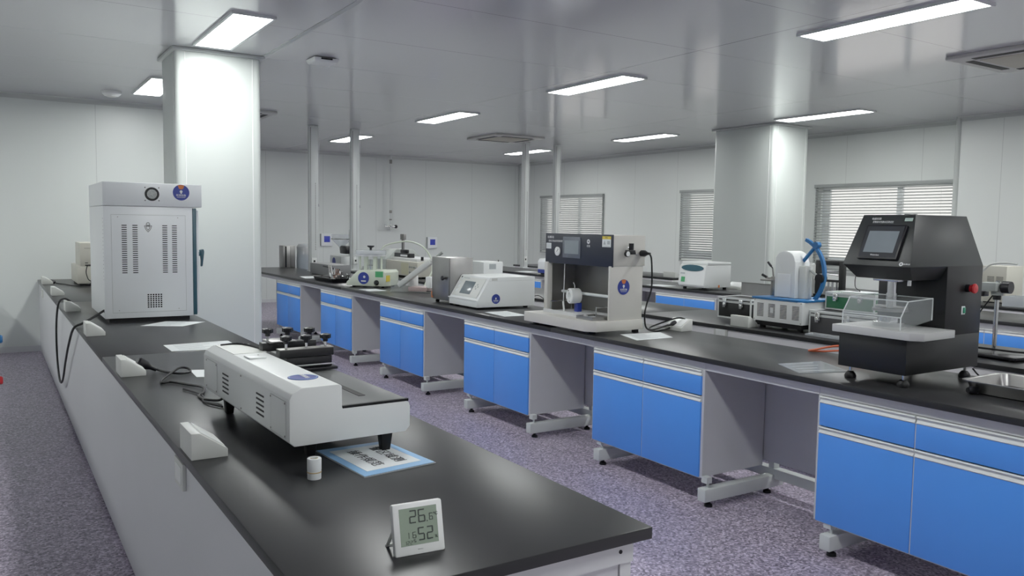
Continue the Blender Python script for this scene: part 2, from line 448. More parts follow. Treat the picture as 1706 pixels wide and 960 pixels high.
# ------------------------------------------------------------------ benches
TOPZ = .85
def worktop(x0, x1, spans, label):
    b = MB()
    for a, c in spans: b.box(x0, x1, a + .0012, c - .0012, TOPZ - .03, TOPZ, .003)
    o = b.build('worktop', M['top']); return tag(o, label, 'worktop')
def copy_tree(o, parent=None):
    c = o.copy(); COL.objects.link(c)
    if parent is not None: c.parent = parent
    for ch in list(o.children): copy_tree(ch, c)
    return c
def handle_bar(w):
    b = MB()
    b.prism([(0, 0), (-.012, 0), (-.016, .004), (-.010, .010), (-.007, .017), (-.010, .024), (-.016, .028), (-.012, .033), (0, .033)], 0, w, 'y')
    return b
def make_cabinet():
    t = thing('base_cabinet', 'x', 'cabinet')
    b = MB()
    b.box(.02, .52, 0, .018, .16, .77); b.box(.02, .52, .982, 1.0, .16, .77); b.box(.02, .52, .018, .982, .16, .178); b.box(.5, .52, .018, .982, .178, .77); b.box(.02, .5, .018, .982, .752, .77)
    b.box(.02, .45, .492, .508, .178, .752)
    b.build('carcass', M['lam'], t)
    b = MB(); b.box(.012, .022, -.001, .016, .158, .771); b.box(.012, .022, .984, 1.001, .158, .771); b.box(.012, .022, .016, .984, .152, .16); b.box(.004, .02, .4972, .5028, .16, .737)
    b.build('edge_strip', M['lamlite'], t)
    for y0, y1 in ((.016, .4965), (.5035, .984)):
        for nm, z0, z1 in (('drawer', .629, .737), ('door', .160, .590)):
            d = MB().box(0, .018, y0, y1, z0, z1, .0015).build(nm, M['blue'], t)
            h = handle_bar(y1 - y0).build('handle', M['alu'], d); h.location = (.012, y0, z1)
            h['label'] = 'pale metal handle strip'
    return t
CAB = make_cabinet(); cab_used = [False]
def cabinet(x, y, label, group=None, rz=0):
    o = copy_tree(CAB) if cab_used[0] else CAB
    cab_used[0] = True
    o.location = (x, y, 0); o.rotation_euler = (0, 0, rz); o['label'] = label
    if group: o['group'] = group
    elif 'group' in o: del o['group']
    return o
def bench_frame(name, label, x, y0, y1, cabs, backx, feet_x, back_full=None, hid=False):
    # x = front edge of the worktop; cabs = list of (ynear, yfar)
    t = thing(name, label, 'bench frame', (x, (y0 + y1) / 2, 0)); yc = (y0 + y1) / 2
    def P(nm, b, m): return b.build(nm, m, t)
    def bx(*a): return MB().box(a[0] - x, a[1] - x, a[2] - yc, a[3] - yc, a[4], a[5], a[6] if len(a) > 6 else 0)
    cuts = sorted({y0 + .05, y1 - .05} | {c for cb in cabs for c in cb})
    b = MB()
    for a, c in zip(cuts[:-1], cuts[1:]):
        if c - a > .01: b.box(.035, .055, a - yc + .001, c - yc - .001, .772, .82)
    P('apron', b, M['lam'])
    gaps = []
    cc = sorted(cabs); pts = [y0 + .05] + [v for cb in cc for v in cb] + [y1 - .05]
    b = MB(); b.box(backx - x, backx - x + .016, y0 + .05 - yc, y1 - .05 - yc, .19, .82); P('back_panel', b, M['lam'])
    P('stretcher', bx(backx + .02, backx + .08, y0 + .08, y1 - .08, .085, .145, .004), M['frame'])
    ft = [v for cb in cc for v in (cb[0] - .035, cb[1] - .09)]
    for y in ft:
        f = P('foot_bar', bx(feet_x, feet_x + .66, y - .03, y + .03, .035, .11, .006), M['frame'])
        for xx in (feet_x + .06, feet_x + .55):
            MB().lathe([(0, 0), (.024, 0), (.022, .014), (.010, .022), (.010, .038), (0, .038)], (xx - x, y - yc, 0), seg=14).build('rubber_foot', M['rubber'], f)
    for y in ft:
        P('upright', bx(backx + .025, backx + .075, y - .02, y + .02, .11, .82, .003), M['frame'])
    for y in ft:
        b = bx(feet_x + .03, feet_x + .07, y - .012, y + .03, .135, .17); b.cyl((feet_x + .05 - x, y - yc, .108), (feet_x + .05 - x, y - yc, .137), .008, seg=10)
        P('hanger_bracket', b, M['frame'])
    return t
# bench B: blue cabinets, right of the aisle
B_CABS = [(1.5, 2.5), (3.25, 4.25), (5.0, 6.0), (6.755, 7.755), (8.525, 9.525), (10.3, 11.3)]
worktop(3.34, 4.15, [(.62, 4.71), (4.71, 8.8), (8.8, 13.15)], 'long black worktop over the row of blue cabinets in the middle of the room')
bench_frame('bench_frame', 'grey steel frame with foot bars carrying the middle bench of blue cabinets', 3.34, .62, 13.15, B_CABS, 3.89, 3.335)
for (a, c), l in zip(B_CABS, ['blue cabinet at the right edge, under the black tester', 'blue cabinet just left of the wide knee space, second from the right',
        'blue cabinet under the slate-fronted tester, third from the right', 'blue cabinet under the stainless box and white sloped instrument',
        'blue cabinet under the glass-chamber balance', 'farthest blue cabinet of the middle row, next to the big column']):
    cabinet(3.358, a, l)
# bench A: left foreground
worktop(.487, 1.322, [(1.425, 4.71), (4.71, 8.0), (8.0, 11.14)], 'black worktop of the near left bench running back to the wall')
t = thing('bench_frame', 'grey panelled base of the near left bench', 'bench frame', (.5, 6.2, 0))
def A(nm, m, *a): return MB().box(a[0] - .5, a[1] - .5, a[2] - 6.2, a[3] - 6.2, a[4], a[5], a[6] if len(a) > 6 else 0).build(nm, m, t)
A('side_panel', M['lamback'], .500, .518, 1.46, 11.12, .03, .82)
A('end_panel', M['lam'], .518, 1.25, 1.465, 1.485, .06, .77)
A('end_apron', M['lamlite'], .518, 1.285, 1.452, 1.472, .765, .82)
MB().cyl((.745, -4.748, .795), (.745, -4.75, .795), .005, seg=12).build('screw', M['dark'], t)
A('apron', M['lam'], 1.265, 1.285, 1.47, 11.1, .772, .82)
A('end_post', M['lamlite'], 1.252, 1.285, 1.46, 1.5, .03, .765)
for k in range(6):
    cabinet(1.288, 2.55 + k * 1.45, 'blue cabinet on the hidden side of the near left bench', 'cabinets hidden behind the left bench', math.pi)
b = MB()
# bench C
worktop(4.60, 5.41, [(.8, 5.2), (5.2, 9.2), (9.2, 13.1)], 'black worktop behind the middle bench, holding the instrument cases')
def panel_bench(label, x, y0, y1):
    t = thing('bench_frame', label, 'bench frame', (x, (y0 + y1) / 2, 0)); h = (y1 - y0) / 2
    MB().box(.018, .036, -h + .04, h - .04, .05, .82).build('side_panel', M['lampale'], t)
    MB().box(.75, .77, -h + .04, h - .04, .772, .82).build('apron', M['lam'], t)
    for y in (-h + .05, 0, h - .08):
        f = MB().box(.04, .74, y, y + .05, .03, .09, .005).build('foot_bar', M['frame'], t)
        MB().cyl((.1, y + .025, 0), (.1, y + .025, .03), .02, seg=12).build('rubber_foot', M['rubber'], f)
        MB().cyl((.66, y + .025, 0), (.66, y + .025, .03), .02, seg=12).build('rubber_foot', M['rubber'], f)
        MB().box(.68, .73, y, y + .05, .09, .82, .003).build('upright', M['frame'], t)
    return t
panel_bench('grey back panel base of the bench right behind the middle one', 4.60, .8, 13.0)
# bench D
D_CABS = [(1.35, 2.35), (3.1, 4.1), (4.85, 5.85), (6.6, 7.6), (8.35, 9.35), (10.1, 11.1)]
worktop(6.95, 7.76, [(.9, 5.0), (5.0, 9.0), (9.0, 13.0)], 'black worktop beyond the cases, with the white centrifuge on it')
bench_frame('bench_frame', 'grey steel frame of the bench under the white centrifuge', 6.95, .9, 13.0, D_CABS, 7.50, 6.945)
for i, (a, c) in enumerate(D_CABS):
    if i == 3: cabinet(6.968, a, 'blue drawers showing below the white centrifuge')
    elif i == 1: cabinet(6.968, a, 'blue drawers behind the retort stand at the right edge')
    else: cabinet(6.968, a, 'blue cabinet of the centrifuge bench, screened by nearer things', 'screened cabinets of the centrifuge bench')
# bench E
worktop(8.33, 9.14, [(1.6, 7.35)], 'black worktop nearest the windows, in front of the right-hand column')
panel_bench('grey base of the window-side bench in front of the right-hand column', 8.33, 1.6, 7.35)
worktop(8.33, 9.14, [(8.72, 13.0)], 'black worktop along the windows beyond the right-hand column')
panel_bench('grey base of the window-side bench beyond the right-hand column', 8.33, 8.72, 13.0)
# bench F (mostly outside the left edge) with two gas taps
worktop(-.95, -.12, [(.6, 10.9)], 'black worktop outside the left edge of the picture')
t = thing('bench_frame', 'grey panelled bench base outside the left edge of the picture', 'bench frame', (-.5, 5.7, 0))
MB().box(-.42, .36, -5.0, 5.1, .02, .82).build('side_panel', M['lamback'], t)
for nm, z, m, l in (('pipe_grip', .81, M['bluearc'], 'blue pipe end poking in at the left edge, upper of two'), ('pipe_grip', .55, M['red'], 'red pipe end poking in at the left edge, lower of two')):
    t = thing(nm, l, 'pipe', (-.14, 6.0, z)); e = .205 if z > .7 else .2
    MB().lathe([(0, 0), (.014, 0), (.014, .1), (0, .1)], (0, 0, 0), (1, 0, 0), seg=16).build('stem', M['steel'], t)
    MB().lathe([(0, .05), (.024, .05), (.026, .06), (.026, e - .008), (.02, e), (0, e)], (0, 0, 0), (1, 0, 0), seg=20).build('grip', m, t)

# service poles
def pole(x, y, w, d, label, sock=1.1):
    t = thing('service_pole', label, 'pole', (x, y, TOPZ))
    b = MB(); b.box(-w / 2, w / 2, -d / 2, d / 2, .006, CZ - TOPZ, .006)
    b.build('profile', M['alu'], t)
    b = MB()
    for k in range(40):
        z = .32 + k * .025
        b.box(w * .12, w * .2, -d / 2 - .001, -d / 2 + .002, z, z + .01)
    b.box(-w / 2 + .012, -w / 2 + .018, -d / 2 - .001, -d / 2 + .002, .02, CZ - TOPZ - .03)
    b.build('slot', M['dark'], t)
    MB().box(-w / 2 - .012, w / 2 + .012, -d / 2 - .012, d / 2 + .012, 0, .012, .003).build('base_plate', M['alu'], t)
    s_ = MB().box(-w * .32, w * .28, -d / 2 - .012, -d / 2, .10, .2, .004).build('socket', M['plaster'], t)
    MB().box(-w * .12, w * .1, -d / 2 - .014, -d / 2 - .011, .135, .165).build('socket_hole', M['dark'], s_)
    b = MB(); b.cyl((w / 2 + .008, -d / 2, 1.0), (w / 2 + .008, -d / 2, CZ - TOPZ - .01), .004, seg=8); b.box(w / 2, w / 2 + .02, -d / 2 - .01, -d / 2 + .01, .96, 1.0, .003)
    b.build('conduit', M['lamlite'], t)
pole(4.095, 11.92, .13, .09, 'white service pole standing on the middle bench, leftmost of four')
pole(4.765, 11.97, .125, .09, 'white service pole behind the glass-chamber balance, second from left')
pole(7.80, 11.83, .10, .09, 'white service pole beside the far wall corner, third from left')
pole(8.47, 11.85, .10, .09, 'thin service pole in front of the far window, rightmost of four')

# ------------------------------------------------------------------ small repeated bench things
def power_box(x, y, label, face=1, L=.17, z=TOPZ):
    t = thing('power_box', label, 'power socket box', (x, y, z), 0 if face > 0 else math.pi)
    prof = [(0, 0), (.106, 0), (.106, .024), (.024, .08), (0, .08)]
    MB().prism(prof, 0, L, 'y', .002).build('housing', M['offwhite'], t)
    T = FR((.106, L, .026), (0, -1, 0), (-.082, 0, .056))
    pl = MB().box(.012, L - .012, .01, .092, -.002, .003, .001, T=T).build('cover_plate', M['plaster'], t)
    b = MB()
    for u in (.045, .085, .125):
        if u < L - .02:
            b.box(u - .009, u - .005, .04, .06, .002, .0042, T=T); b.box(u + .005, u + .009, .04, .06, .002, .0042, T=T)
    b.build('socket_hole', M['dark'], pl)
    return t
AX = .494
for y, l in ((2.526, 'white power box nearest the camera on the left bench edge'), (4.05, 'white power box with the black plug of the low white tester'),
             (5.585, 'white power box on the bench edge just before the white oven'), (7.155, 'white power box beside the oven with the drooping cord plugged in'),
             (8.735, 'white power box beyond the oven, second from the wall'), (10.30, 'white power box farthest back, against the left wall')):
    power_box(AX, y, l)
def outlet(x, y, z, label):
    t = thing('wall_outlet', label, 'outlet', (x, y, z))
    MB().box(-.012, 0, -.065, .065, -.043, .043, .003).build('plate', M['offwhite'], t)
    MB().box(-.0135, -.011, -.045, .045, -.028, .028, .002).build('insert', M['plaster'], t)
outlet(.5, 2.70, .768, 'pale outlet plate on the near end of the left bench side panel')
outlet(.5, 10.3, .75, 'tiny outlet plate at the far end of the left bench side panel')
outlet(4.618, 4.30, .79, 'white outlet plate on the grey panel behind the middle bench')
def cable(label, pts, r, name='power_cord', cat='cord', m='rubber', plug=None, plug2=None, parent=None):
    if parent is None:
        t = thing(name, label, cat, pts[0]); o = Vector(pts[0]); inv = Matrix.Translation(-o)
    else:
        t = parent; inv = (Matrix.Translation(parent.location) @ Matrix.Rotation(parent.rotation_euler.z, 4, 'Z')).inverted()
    P = [inv @ Vector(p) for p in pts]
    c = MB().tube(P, r, smooth=6).build('cable' if parent is None else name, M[m], t)
    if parent is not None: c['label'] = label
    for pl in (plug, plug2):
        if pl is None: continue
        a, d, k = inv @ Vector(pl[0]), inv.to_3x3() @ Vector(pl[1]).normalized(), pl[2]
        MB().lathe([(0, 0), (.013 * k, 0), (.017 * k, .006 * k), (.017 * k, .03 * k), (.008 * k, .05 * k), (.006 * k, .07 * k), (0, .07 * k)], a, d, seg=14).build('plug', M['blackplastic'], c if parent is not None else t)
    return t
def sheet(label, corners, z=TOPZ, name='paper_sheet', m='paper', th=.0015, lines=0, cat='paper', cover=False):
    cx = sum(c[0] for c in corners) / 4; cy = sum(c[1] for c in corners) / 4
    t = thing(name, label, cat, (cx, cy, z)); P = [(c[0] - cx, c[1] - cy) for c in corners]
    b = MB(); b.prism(P, .0003, th, 'z'); b.build('sheet', M[m], t)
    if lines:
        # bilinear rows of print
        b = MB(); q = [Vector((*p, 0)) for p in P]
        def bl(u, v): return (q[0] * (1 - u) + q[1] * u) * (1 - v) + (q[3] * (1 - u) + q[2] * u) * v
        for k in range(lines):
            v = .14 + .72 * k / max(1, lines - 1); e = random.uniform(.5, .88)
            a0, a1 = bl(.12, v), bl(e, v); b0, b1 = bl(.12, v + .035), bl(e, v + .035)
            b._add([(p.x, p.y, th + .0003) for p in (a0, a1, b1, b0)], [(0, 1, 2, 3)])
        b.build('print', M['printed'], t)
    return t
sheet('white printed sheet in front of the oven, left bench', [(.86, 6.0), (1.10, 5.86), (1.29, 6.06), (1.05, 6.2)], lines=7)
sheet('long white sheet behind the low white tester', [(.835, 4.75), (1.20, 4.70), (1.20, 5.03), (.835, 5.00)], lines=7)
sheet('small white card left of the low white tester', [(.79, 3.9), (.93, 3.86), (.96, 4.05), (.80, 4.1)])
sheet('white sheet beside the white sloped instrument', [(3.42, 5.45), (3.63, 5.45), (3.66, 5.80), (3.45, 5.80)], lines=5)
sheet('white sheet right of the slate-fronted tester', [(3.46, 3.93), (3.77, 3.93), (3.88, 4.17), (3.55, 4.2)], lines=8)
sheet('glossy clear pouch lying left of the black tester', [(3.40, 2.64), (3.66, 2.55), (3.82, 2.83), (3.53, 2.88)], name='plastic_pouch', m='film', lines=4, cat='pouch', th=.004)
sheet('white sheet at the far end of the middle bench', [(3.45, 10.35), (3.66, 10.35), (3.7, 10.75), (3.5, 10.75)])
sheet('white sheet near the hinged lever device', [(3.78, 7.1), (3.98, 7.1), (3.98, 7.4), (3.78, 7.4)], lines=4)
sheet('white sheet below the front of the glass-chamber balance', [(3.40, 8.12), (3.60, 8.12), (3.60, 8.42), (3.40, 8.42)], lines=4)
sheet('white sheet beside the centrifuge', [(7.0, 7.5), (7.22, 7.5), (7.22, 7.8), (7.0, 7.8)])
sheet('white sheet under the far navy-based machine', [(7.05, 10.6), (7.3, 10.6), (7.3, 10.95), (7.05, 10.95)])

# ------------------------------------------------------------------ oven (left bench)
def oven():
    t = thing('drying_oven', 'tall white laboratory oven seen from its vented side on the left bench', 'oven', (.672, 6.25, TOPZ))
    MB().box(.03, .56, .03, .84, 0, .03).build('plinth', M['rubber'], t)
    MB().box(0, .58, 0, .87, .03, .81, .004).build('body', M['whiteB'], t)
    c = MB().box(-.002, .645, -.004, .87, .812, .975, .004).build('control_box', M['whiteB'], t)
    F = FACE_Y((0, 0, 0))
    p = MB(); p.box(.05, .53, .07, .75, 0, .0015, .0005, T=F); pn = p.build('side_panel', M['whiteB'], t)
    b = MB()
    for x0, x1, y0, y1 in ((.048, .532, .75, .752), (.048, .532, .068, .07), (.048, .0495, .07, .75), (.5305, .532, .07, .75)): b.box(x0, x1, y0, y1, 0, .001, T=F)
    b.build('panel_seam', M['grime'], t)
    for x in (.113, .182, .376, .440):
        b = MB(); slots(b, x, x + .033, .34, .685, 23, .42, FACE_Y((0, -.0012, 0))); b.build('louvre', M['dark'], pn)
    b = MB()
    for i in range(6):
        for j in range(7): b.box(.272 + i * .017, .283 + i * .017, .098 + j * .0145, .108 + j * .0145, .001, .0025, T=F)
    b.build('vent_holes', M['dark'], pn)
    # badge: crowned shield outline
    b = MB(); cx, cy = .283, .668
    def poly(pts): 
        for a, c2 in zip(pts, pts[1:] + pts[:1]):
            a, c2 = Vector((*a, 0)), Vector((*c2, 0)); d = (c2 - a); n = Vector((-d.y, d.x, 0)).normalized() * .0016
            b._add([(a + n + Vector((0, 0, .0028))), (c2 + n + Vector((0, 0, .0028))), (c2 - n + Vector((0, 0, .0028))), (a - n + Vector((0, 0, .0028)))], [(0, 1, 2, 3)], F)
    poly([(cx - .024, cy + .008), (cx + .024, cy + .008), (cx + .016, cy - .016), (cx, cy - .036), (cx - .016, cy - .016)])
    poly([(cx - .014, cy + .003), (cx + .014, cy + .003), (cx + .008, cy - .012), (cx, cy - .024), (cx - .008, cy - .012)])
    poly([(cx - .012, cy + .012), (cx + .012, cy + .012), (cx + .009, cy + .026), (cx, cy + .031), (cx - .009, cy + .026)])
    b.build('badge', M['dark'], pn)
    # fan guard
    FT = FACE_Y((.312, -.004, .898))
    fn = MB().lathe([(.033, 0), (.033, .004), (.047, .004), (.048, 0)], seg=36, T=FT).build('fan_guard', M['blackplastic'], c)
    b = MB()
    b.cyl((0, 0, .0), (0, 0, .0015), .034, seg=28, T=FT)
    b.build('fan_backing', M['grime'], c)
    b = MB()
    for r in (.008, .017, .026): b.lathe([(r, .003), (r + .002, .003), (r + .002, .005), (r, .005)], seg=24, T=FT)
    for k in range(4): b.box(-.0015, .0015, 0, .034, .003, .005, T=FT @ Matrix.Rotation(k * math.pi / 2 + .4, 4, 'Z'))
    b.build('fan_grille', M['chrome'], c)
    for x, y in ((-.045, .045), (.045, .045), (-.045, -.045), (.045, -.045)): MB().cyl((x, y, 0), (x, y, .002), .004, seg=8, T=FT).build('screw', M['dark'], c)
    sticker(t, FACE_Y((.505, -.0045, .915)), .056)
    # door on the aisle side, thin teal edge
    MB().box(.581, .607, .0, .87, .035, .805, .003).build('door_seal', M['teal'], t)
    d = MB().box(.607, .628, .03, .84, .05, .79, .006).build('door', M['whiteB'], t)
    b = MB(); b.box(.628, .643, .04, .07, .46, .49, .004); b.prism([(.636, .505), (.664, .51), (.668, .49), (.662, .44), (.655, .385), (.645, .382), (.646, .43), (.640, .48)], .035, .075, 'y', .004)
    b.build('door_handle', M['teal'], d)
    b = MB()
    for k in range(17): b.cyl((-.0005, .03, .30 + k * .0265), (.001, .03, .30 + k * .0265), .004, seg=8)
    b.cyl((-.0015, .05, .08), (.001, .05, .08), .012, seg=12)
    b.build('side_holes', M['dark'], t)
    screws(t, [(.09, .735), (.48, .735), (.09, .085), (.48, .085)], FACE_Y((0, -.001, 0)), .003)
    return t
oven_root = oven()
cable('black oven cord drooping in a loop over the left bench edge', [(.672, 6.30, .935), (.60, 6.2, .905), (.52, 6.1, .875), (.470, 6.14, .84), (.462, 6.45, .70), (.465, 6.83, .52), (.468, 7.2, .32), (.468, 7.45, .255), (.466, 7.62, .30), (.465, 7.75, .45), (.462, 7.7, .66), (.46, 7.5, .83), (.468, 7.33, .92), (.50, 7.24, .945), (.535, 7.22, .925)], .008, parent=oven_root)
# grey stacked instrument behind the oven
t = stack_root = thing('stacked_analyser', 'beige two-tier instrument standing behind the oven', 'instrument', (.805, 9.9, TOPZ))
MB().box(.02, .42, .03, .7, 0, .025).build('foot_pad', M['rubber'], t)
MB().box(0, .46, 0, .75, .025, .215, .006).build('lower_case', M['cream'], t)
u = MB().box(.03, .43, .0, .55, .216, .465, .006).build('upper_case', M['cream'], t)
b = MB(); F = FACE_Y((0, 0, 0))
b.box(.075, .105, .245, .253, 0, .002, T=F); b.box(.075, .135, .218, .230, 0, .002, T=F); b.box(.07, .40, .405, .408, 0, .002, T=F)
b.build('rear_socket', M['dark'], u)
cable('thin black cord of the beige instrument running to the wall power box', [(.90, 9.895, 1.07), (.885, 9.85, 1.0), (.90, 9.82, .93), (.93, 9.82, .90), (.90, 9.78, .875), (.82, 9.8, .86), (.76, 9.95, .856), (.70, 10.2, .856), (.64, 10.35, .856), (.60, 10.38, .875)], .005, plug=((.62, 10.37, .86), (-1, 0, .6), 1.2), parent=stack_root)
# ------------------------------------------------------------------ low white rub tester
def rub_tester():
    t = thing('rub_tester', 'low white rub tester with black clamp carriage on the left bench', 'tester', (.722, 2.285, TOPZ), R(1.6))
    L = .97
    def rnd(pts, k): return pts
    prof = [(.006, .068), (-.008, .082), (-.008, .206), (0, .222), (.026, .236), (.03, .238), (.143, .238), (.151, .232), (.152, .165), (.360, .165), (.372, .160), (.376, .148), (.376, .085), (.362, .069)]
    MB().prism(prof, 0, L, 'y', .0025).build('body', M['white'], t)
    MB().box(.153, .368, .012, L - .01, .1655, .171, .001).build('platform', mat('grey slide plate', (.10, .105, .105), .35), t)
    MB().box(.252, .274, .11, .86, .171, .1725).build('slide_slot', M['rubber'], t)
    MB().box(.153, .37, .0, .012, .164, .172).build('platform_edge', M['rubber'], t)
    for x, y in ((.10, .13), (.045, .82), (.318, .06), (.315, .86)):
        MB().hexa([(x - .013, y - .013, 0), (x + .013, y - .013, 0), (x + .013, y + .013, 0), (x - .013, y + .013, 0), (x - .02, y - .02, .07), (x + .02, y - .02, .07), (x + .02, y + .02, .07), (x - .02, y + .02, .07)], .003).build('leg', M['rubber'], t)
    S = FACE_X((-.008, 0, 0))
    # vents and cover plates on the left side; u = -y
    for y0 in (.63, .235):
        b = MB()
        for k in range(5): 
            z = .108 + k * .0155
            b.box(-y0 - .075, -y0, z, z + .0055, -.001, .0015, T=S)
        b.build('louvre', M['dark'], t)
    for y0, y1 in ((.03, .17), (.78, .93)):
        cp = MB().box(-y1, -y0, .088, .195, 0, .0016, .0005, T=S).build('cover_plate', M['white'], t)
        b = MB()
        b.box(-y1, -y0, .0868, .088, 0, .001, T=S); b.box(-y1, -y0, .195, .1962, 0, .001, T=S); b.build('plate_seam', M['grime'], cp)
        for y in (y0 + .006, y1 - .006):
            for z in (.093, .19): MB().cyl((-y, z, .0015), (-y, z, .003), .0032, seg=10, T=S).build('screw', M['steeldark'], cp)
    screws(t, [(-.48, .20), (-.48, .09)], S, .0035)
    b = MB(); b.box(.045, .105, .56, .63, .238, .244, .002); sp = b.build('top_plate', M['white'], t)
    MB().cyl((.09, .61, .244), (.09, .61, .2455), .003, seg=8).build('screw', M['steeldark'], sp)
    MB().prism([(.03, .70), (.15, .70), (.15, .93), (.06, .95), (.03, .95)], .2375, .2395, 'z').build('recess_panel', M['offwhite'], t)
    b = MB(); b.tube([(.045, .93, .241), (.105, .93, .243), (.135, .86, .243), (.148, .74, .242)], .004, smooth=3); b.build('lift_strap', M['rubber'], t)
    st = MB().cyl((.088, .155, .238), (.088, .155, .2395), .046, seg=40).build('sticker', M['navy'], t); st['label'] = 'round navy blue sticker'
    MB().lathe([(.041, .2395), (.043, .2395), (.043, .2403), (.041, .2403)], (.088, .155, 0), seg=40).build('sticker_ring', M['skyblue'], st)
    TT = FR((.095, .165, .2395), (0, -1, 0), (1, 0, 0))
    txt('sticker_lettering', '检测设备', .017, M['lettering'], st, TT, 'CENTER')
    # carriage
    y = .60
    c = MB(); c.box(.175, .375, y - .02, y + .22, .176, .186, .002); c.box(.19, .36, y, y + .2, .186, .225, .002)
    car = c.build('carriage', M['blackplastic'], t); car['label'] = 'black clamp carriage with star knobs'
    MB().box(.16, .362, y - .012, y + .03, .228, .256, .002).build('clamp_bar', M['blackpaint'], car)
    MB().box(.14, .345, y + .12, y + .165, .236, .268, .002).build('clamp_bar', M['blackpaint'], car)
    MB().box(.16, .362, y - .014, y + .032, .2565, .259, .001).build('bar_plate', M['steeldark'], car)
    MB().box(.19, .36, y - .016, y - .012, .196, .2005).build('trim_line', M['chrome'], car)
    b = MB(); b.box(.16, .26, y + .10, y + .19, .268, .275, .002); b.build('bar_plate', M['steel'], car)
    for x, yy, z in ((.19, y + .01, .259), (.265, y + .01, .259), (.338, y + .01, .259), (.165, y + .14, .273), (.24, y + .14, .273), (.325, y + .14, .268), (.30, y + .19, .186)):
        b = MB(); b.cyl((x, yy, z), (x, yy, z + .025), .005, seg=10); b.build('bolt', M['chrome'], car)
        b = MB(); b.lathe([(0, .018), (.009, .018), (.010, .028), (.017, .032), (.018, .044), (.012, .047), (0, .048)], (x, yy, z), seg=14)
        for k in range(5):
            a = k * 2 * math.pi / 5; b.lathe([(0, .03), (.0065, .03), (.0065, .044), (0, .046)], (x + .015 * math.cos(a), yy + .015 * math.sin(a), z), seg=8)
        b.build('knob', M['blackplastic'], car)
    return t
rub_tester_root = rub_tester()
cable('black cord curled between the low white tester and its power box', [(.60, 4.13, .885), (.655, 4.14, .862), (.69, 4.06, .857), (.735, 4.0, .857), (.785, 4.02, .857), (.79, 4.09, .862), (.755, 4.10, .866), (.69, 3.98, .862), (.635, 3.86, .857), (.625, 3.79, .857), (.665, 3.80, .857), (.72, 3.70, .857), (.755, 3.60, .860), (.735, 3.50, .857), (.705, 3.44, .857), (.715, 3.36, .857), (.755, 3.30, .862), (.755, 3.22, .90)], .0055,
      plug=((.575, 4.13, .907), (.75, .05, -.45), 1.35), parent=rub_tester_root)
cable('thin grey signal lead lying left of the low white tester', [(.68, 3.62, .856), (.72, 3.46, .856), (.70, 3.32, .856), (.74, 3.2, .856)], .004, parent=rub_tester_root)


# ------------------------------------------------------------------ placard, tape, thermometer
cs = [(.845, 2.445), (.873, 2.118), (1.114, 2.15), (1.080, 2.45)]
cx, cy = sum(c[0] for c in cs) / 4, sum(c[1] for c in cs) / 4
t = thing('notice_card', 'blue-bordered white notice card in a clear sleeve under the low tester', 'notice', (cx, cy, TOPZ))
loc = lambda k: [((c[0] - cx) * k, (c[1] - cy) * k) for c in cs]
MB().prism(loc(1.0), .0003, .003, 'z').build('sleeve', M['film'], t)
MB().prism(loc(.975), .003, .0042, 'z').build('border', M['skyblue'], t)
MB().prism(loc(.76), .0042, .005, 'z').build('card', M['paper'], t)
u = Vector((cs[1][0] - cs[0][0], cs[1][1] - cs[0][1], 0)).normalized()
v = Vector((cs[2][0] - cs[1][0], cs[2][1] - cs[1][1], 0)).normalized()
for row, s_ in ((.040, '警区域测'), (-.035, '操作规范')):
    T = FR(Vector((0, 0, .0052)) + v * row, u, v)
    txt('lettering', s_, .042, M['ink'], t, T, 'CENTER', ext=.0002, sx=1.1)
t = thing('tape_roll', 'small white roll of labels standing beside the notice card', 'tape roll', (.752, 2.185, TOPZ))
MB().lathe([(.008, 0), (.0185, 0), (.019, .001), (.019, .023), (.008, .023)], seg=32).build('lower_roll', M['paper'], t)
MB().lathe([(.0185, .0175), (.0200, .0185), (.0200, .0205), (.0185, .0215)], seg=32).build('tape_band', M['tan'], t)
MB().lathe([(.008, .0235), (.019, .0235), (.0195, .026), (.0195, .056), (.0185, .058), (.009, .058), (.009, .024)], seg=32).build('upper_roll', M['paper'], t)
MB().lathe([(.0088, .03), (.0108, .03), (.0108, .0586), (.0088, .0586)], seg=24).build('cardboard_core', M['tan'], t)
def seg7(mb, ch, x, y, w, h, th, T):
    S = {'0': 'abcdef', '1': 'bc', '2': 'abged', '5': 'afgcd', '6': 'afgedc', '7': 'abc'}[ch]; g = th * .25
    bars = {'a': (0, w, h - th, h), 'd': (0, w, 0, th), 'g': (0, w, h / 2 - th / 2, h / 2 + th / 2),
            'f': (0, th, h / 2 + g, h - g), 'b': (w - th, w, h / 2 + g, h - g), 'e': (0, th, g, h / 2 - g), 'c': (w - th, w, g, h / 2 - g)}
    for k in S:
        a = bars[k]; ix = th * .6 if k in 'adg' else 0
        mb.box(x + a[0] + ix, x + a[1] - ix, y + a[2], y + a[3], .0, .0006, T=T)
t = thing('thermometer', 'white digital thermometer showing 26.6 and 52 at the near bench end', 'thermometer', (.715, 1.562, TOPZ), R(-5))
T = FR((0, 0, .0), (1, 0, 0), (0, math.sin(R(14)), math.cos(R(14))))
W_, H_ = .116, .111
MB().box(0, W_, 0, H_, -.018, 0, .005, T=T).build('case', M['plaster'], t)
MB().box(.0145, W_ - .0145, .021, H_ - .011, -.001, .0004, T=T).build('lcd', M['lcd'], t)
b = MB(); DT = T @ Matrix.Translation((0, 0, .0006))
seg7(b, '2', .037, .067, .0165, .028, .0028, DT); seg7(b, '6', .0575, .067, .0165, .028, .0028, DT)
seg7(b, '6', .083, .069, .0085, .0150, .0016, DT); b.box(.0768, .0792, .067, .0692, 0, .0006, T=DT)
seg7(b, '5', .0545, .029, .0155, .028, .0028, DT); seg7(b, '2', .0745, .029, .0155, .028, .0028, DT)
b.build('digits', M['lcdink'], t)
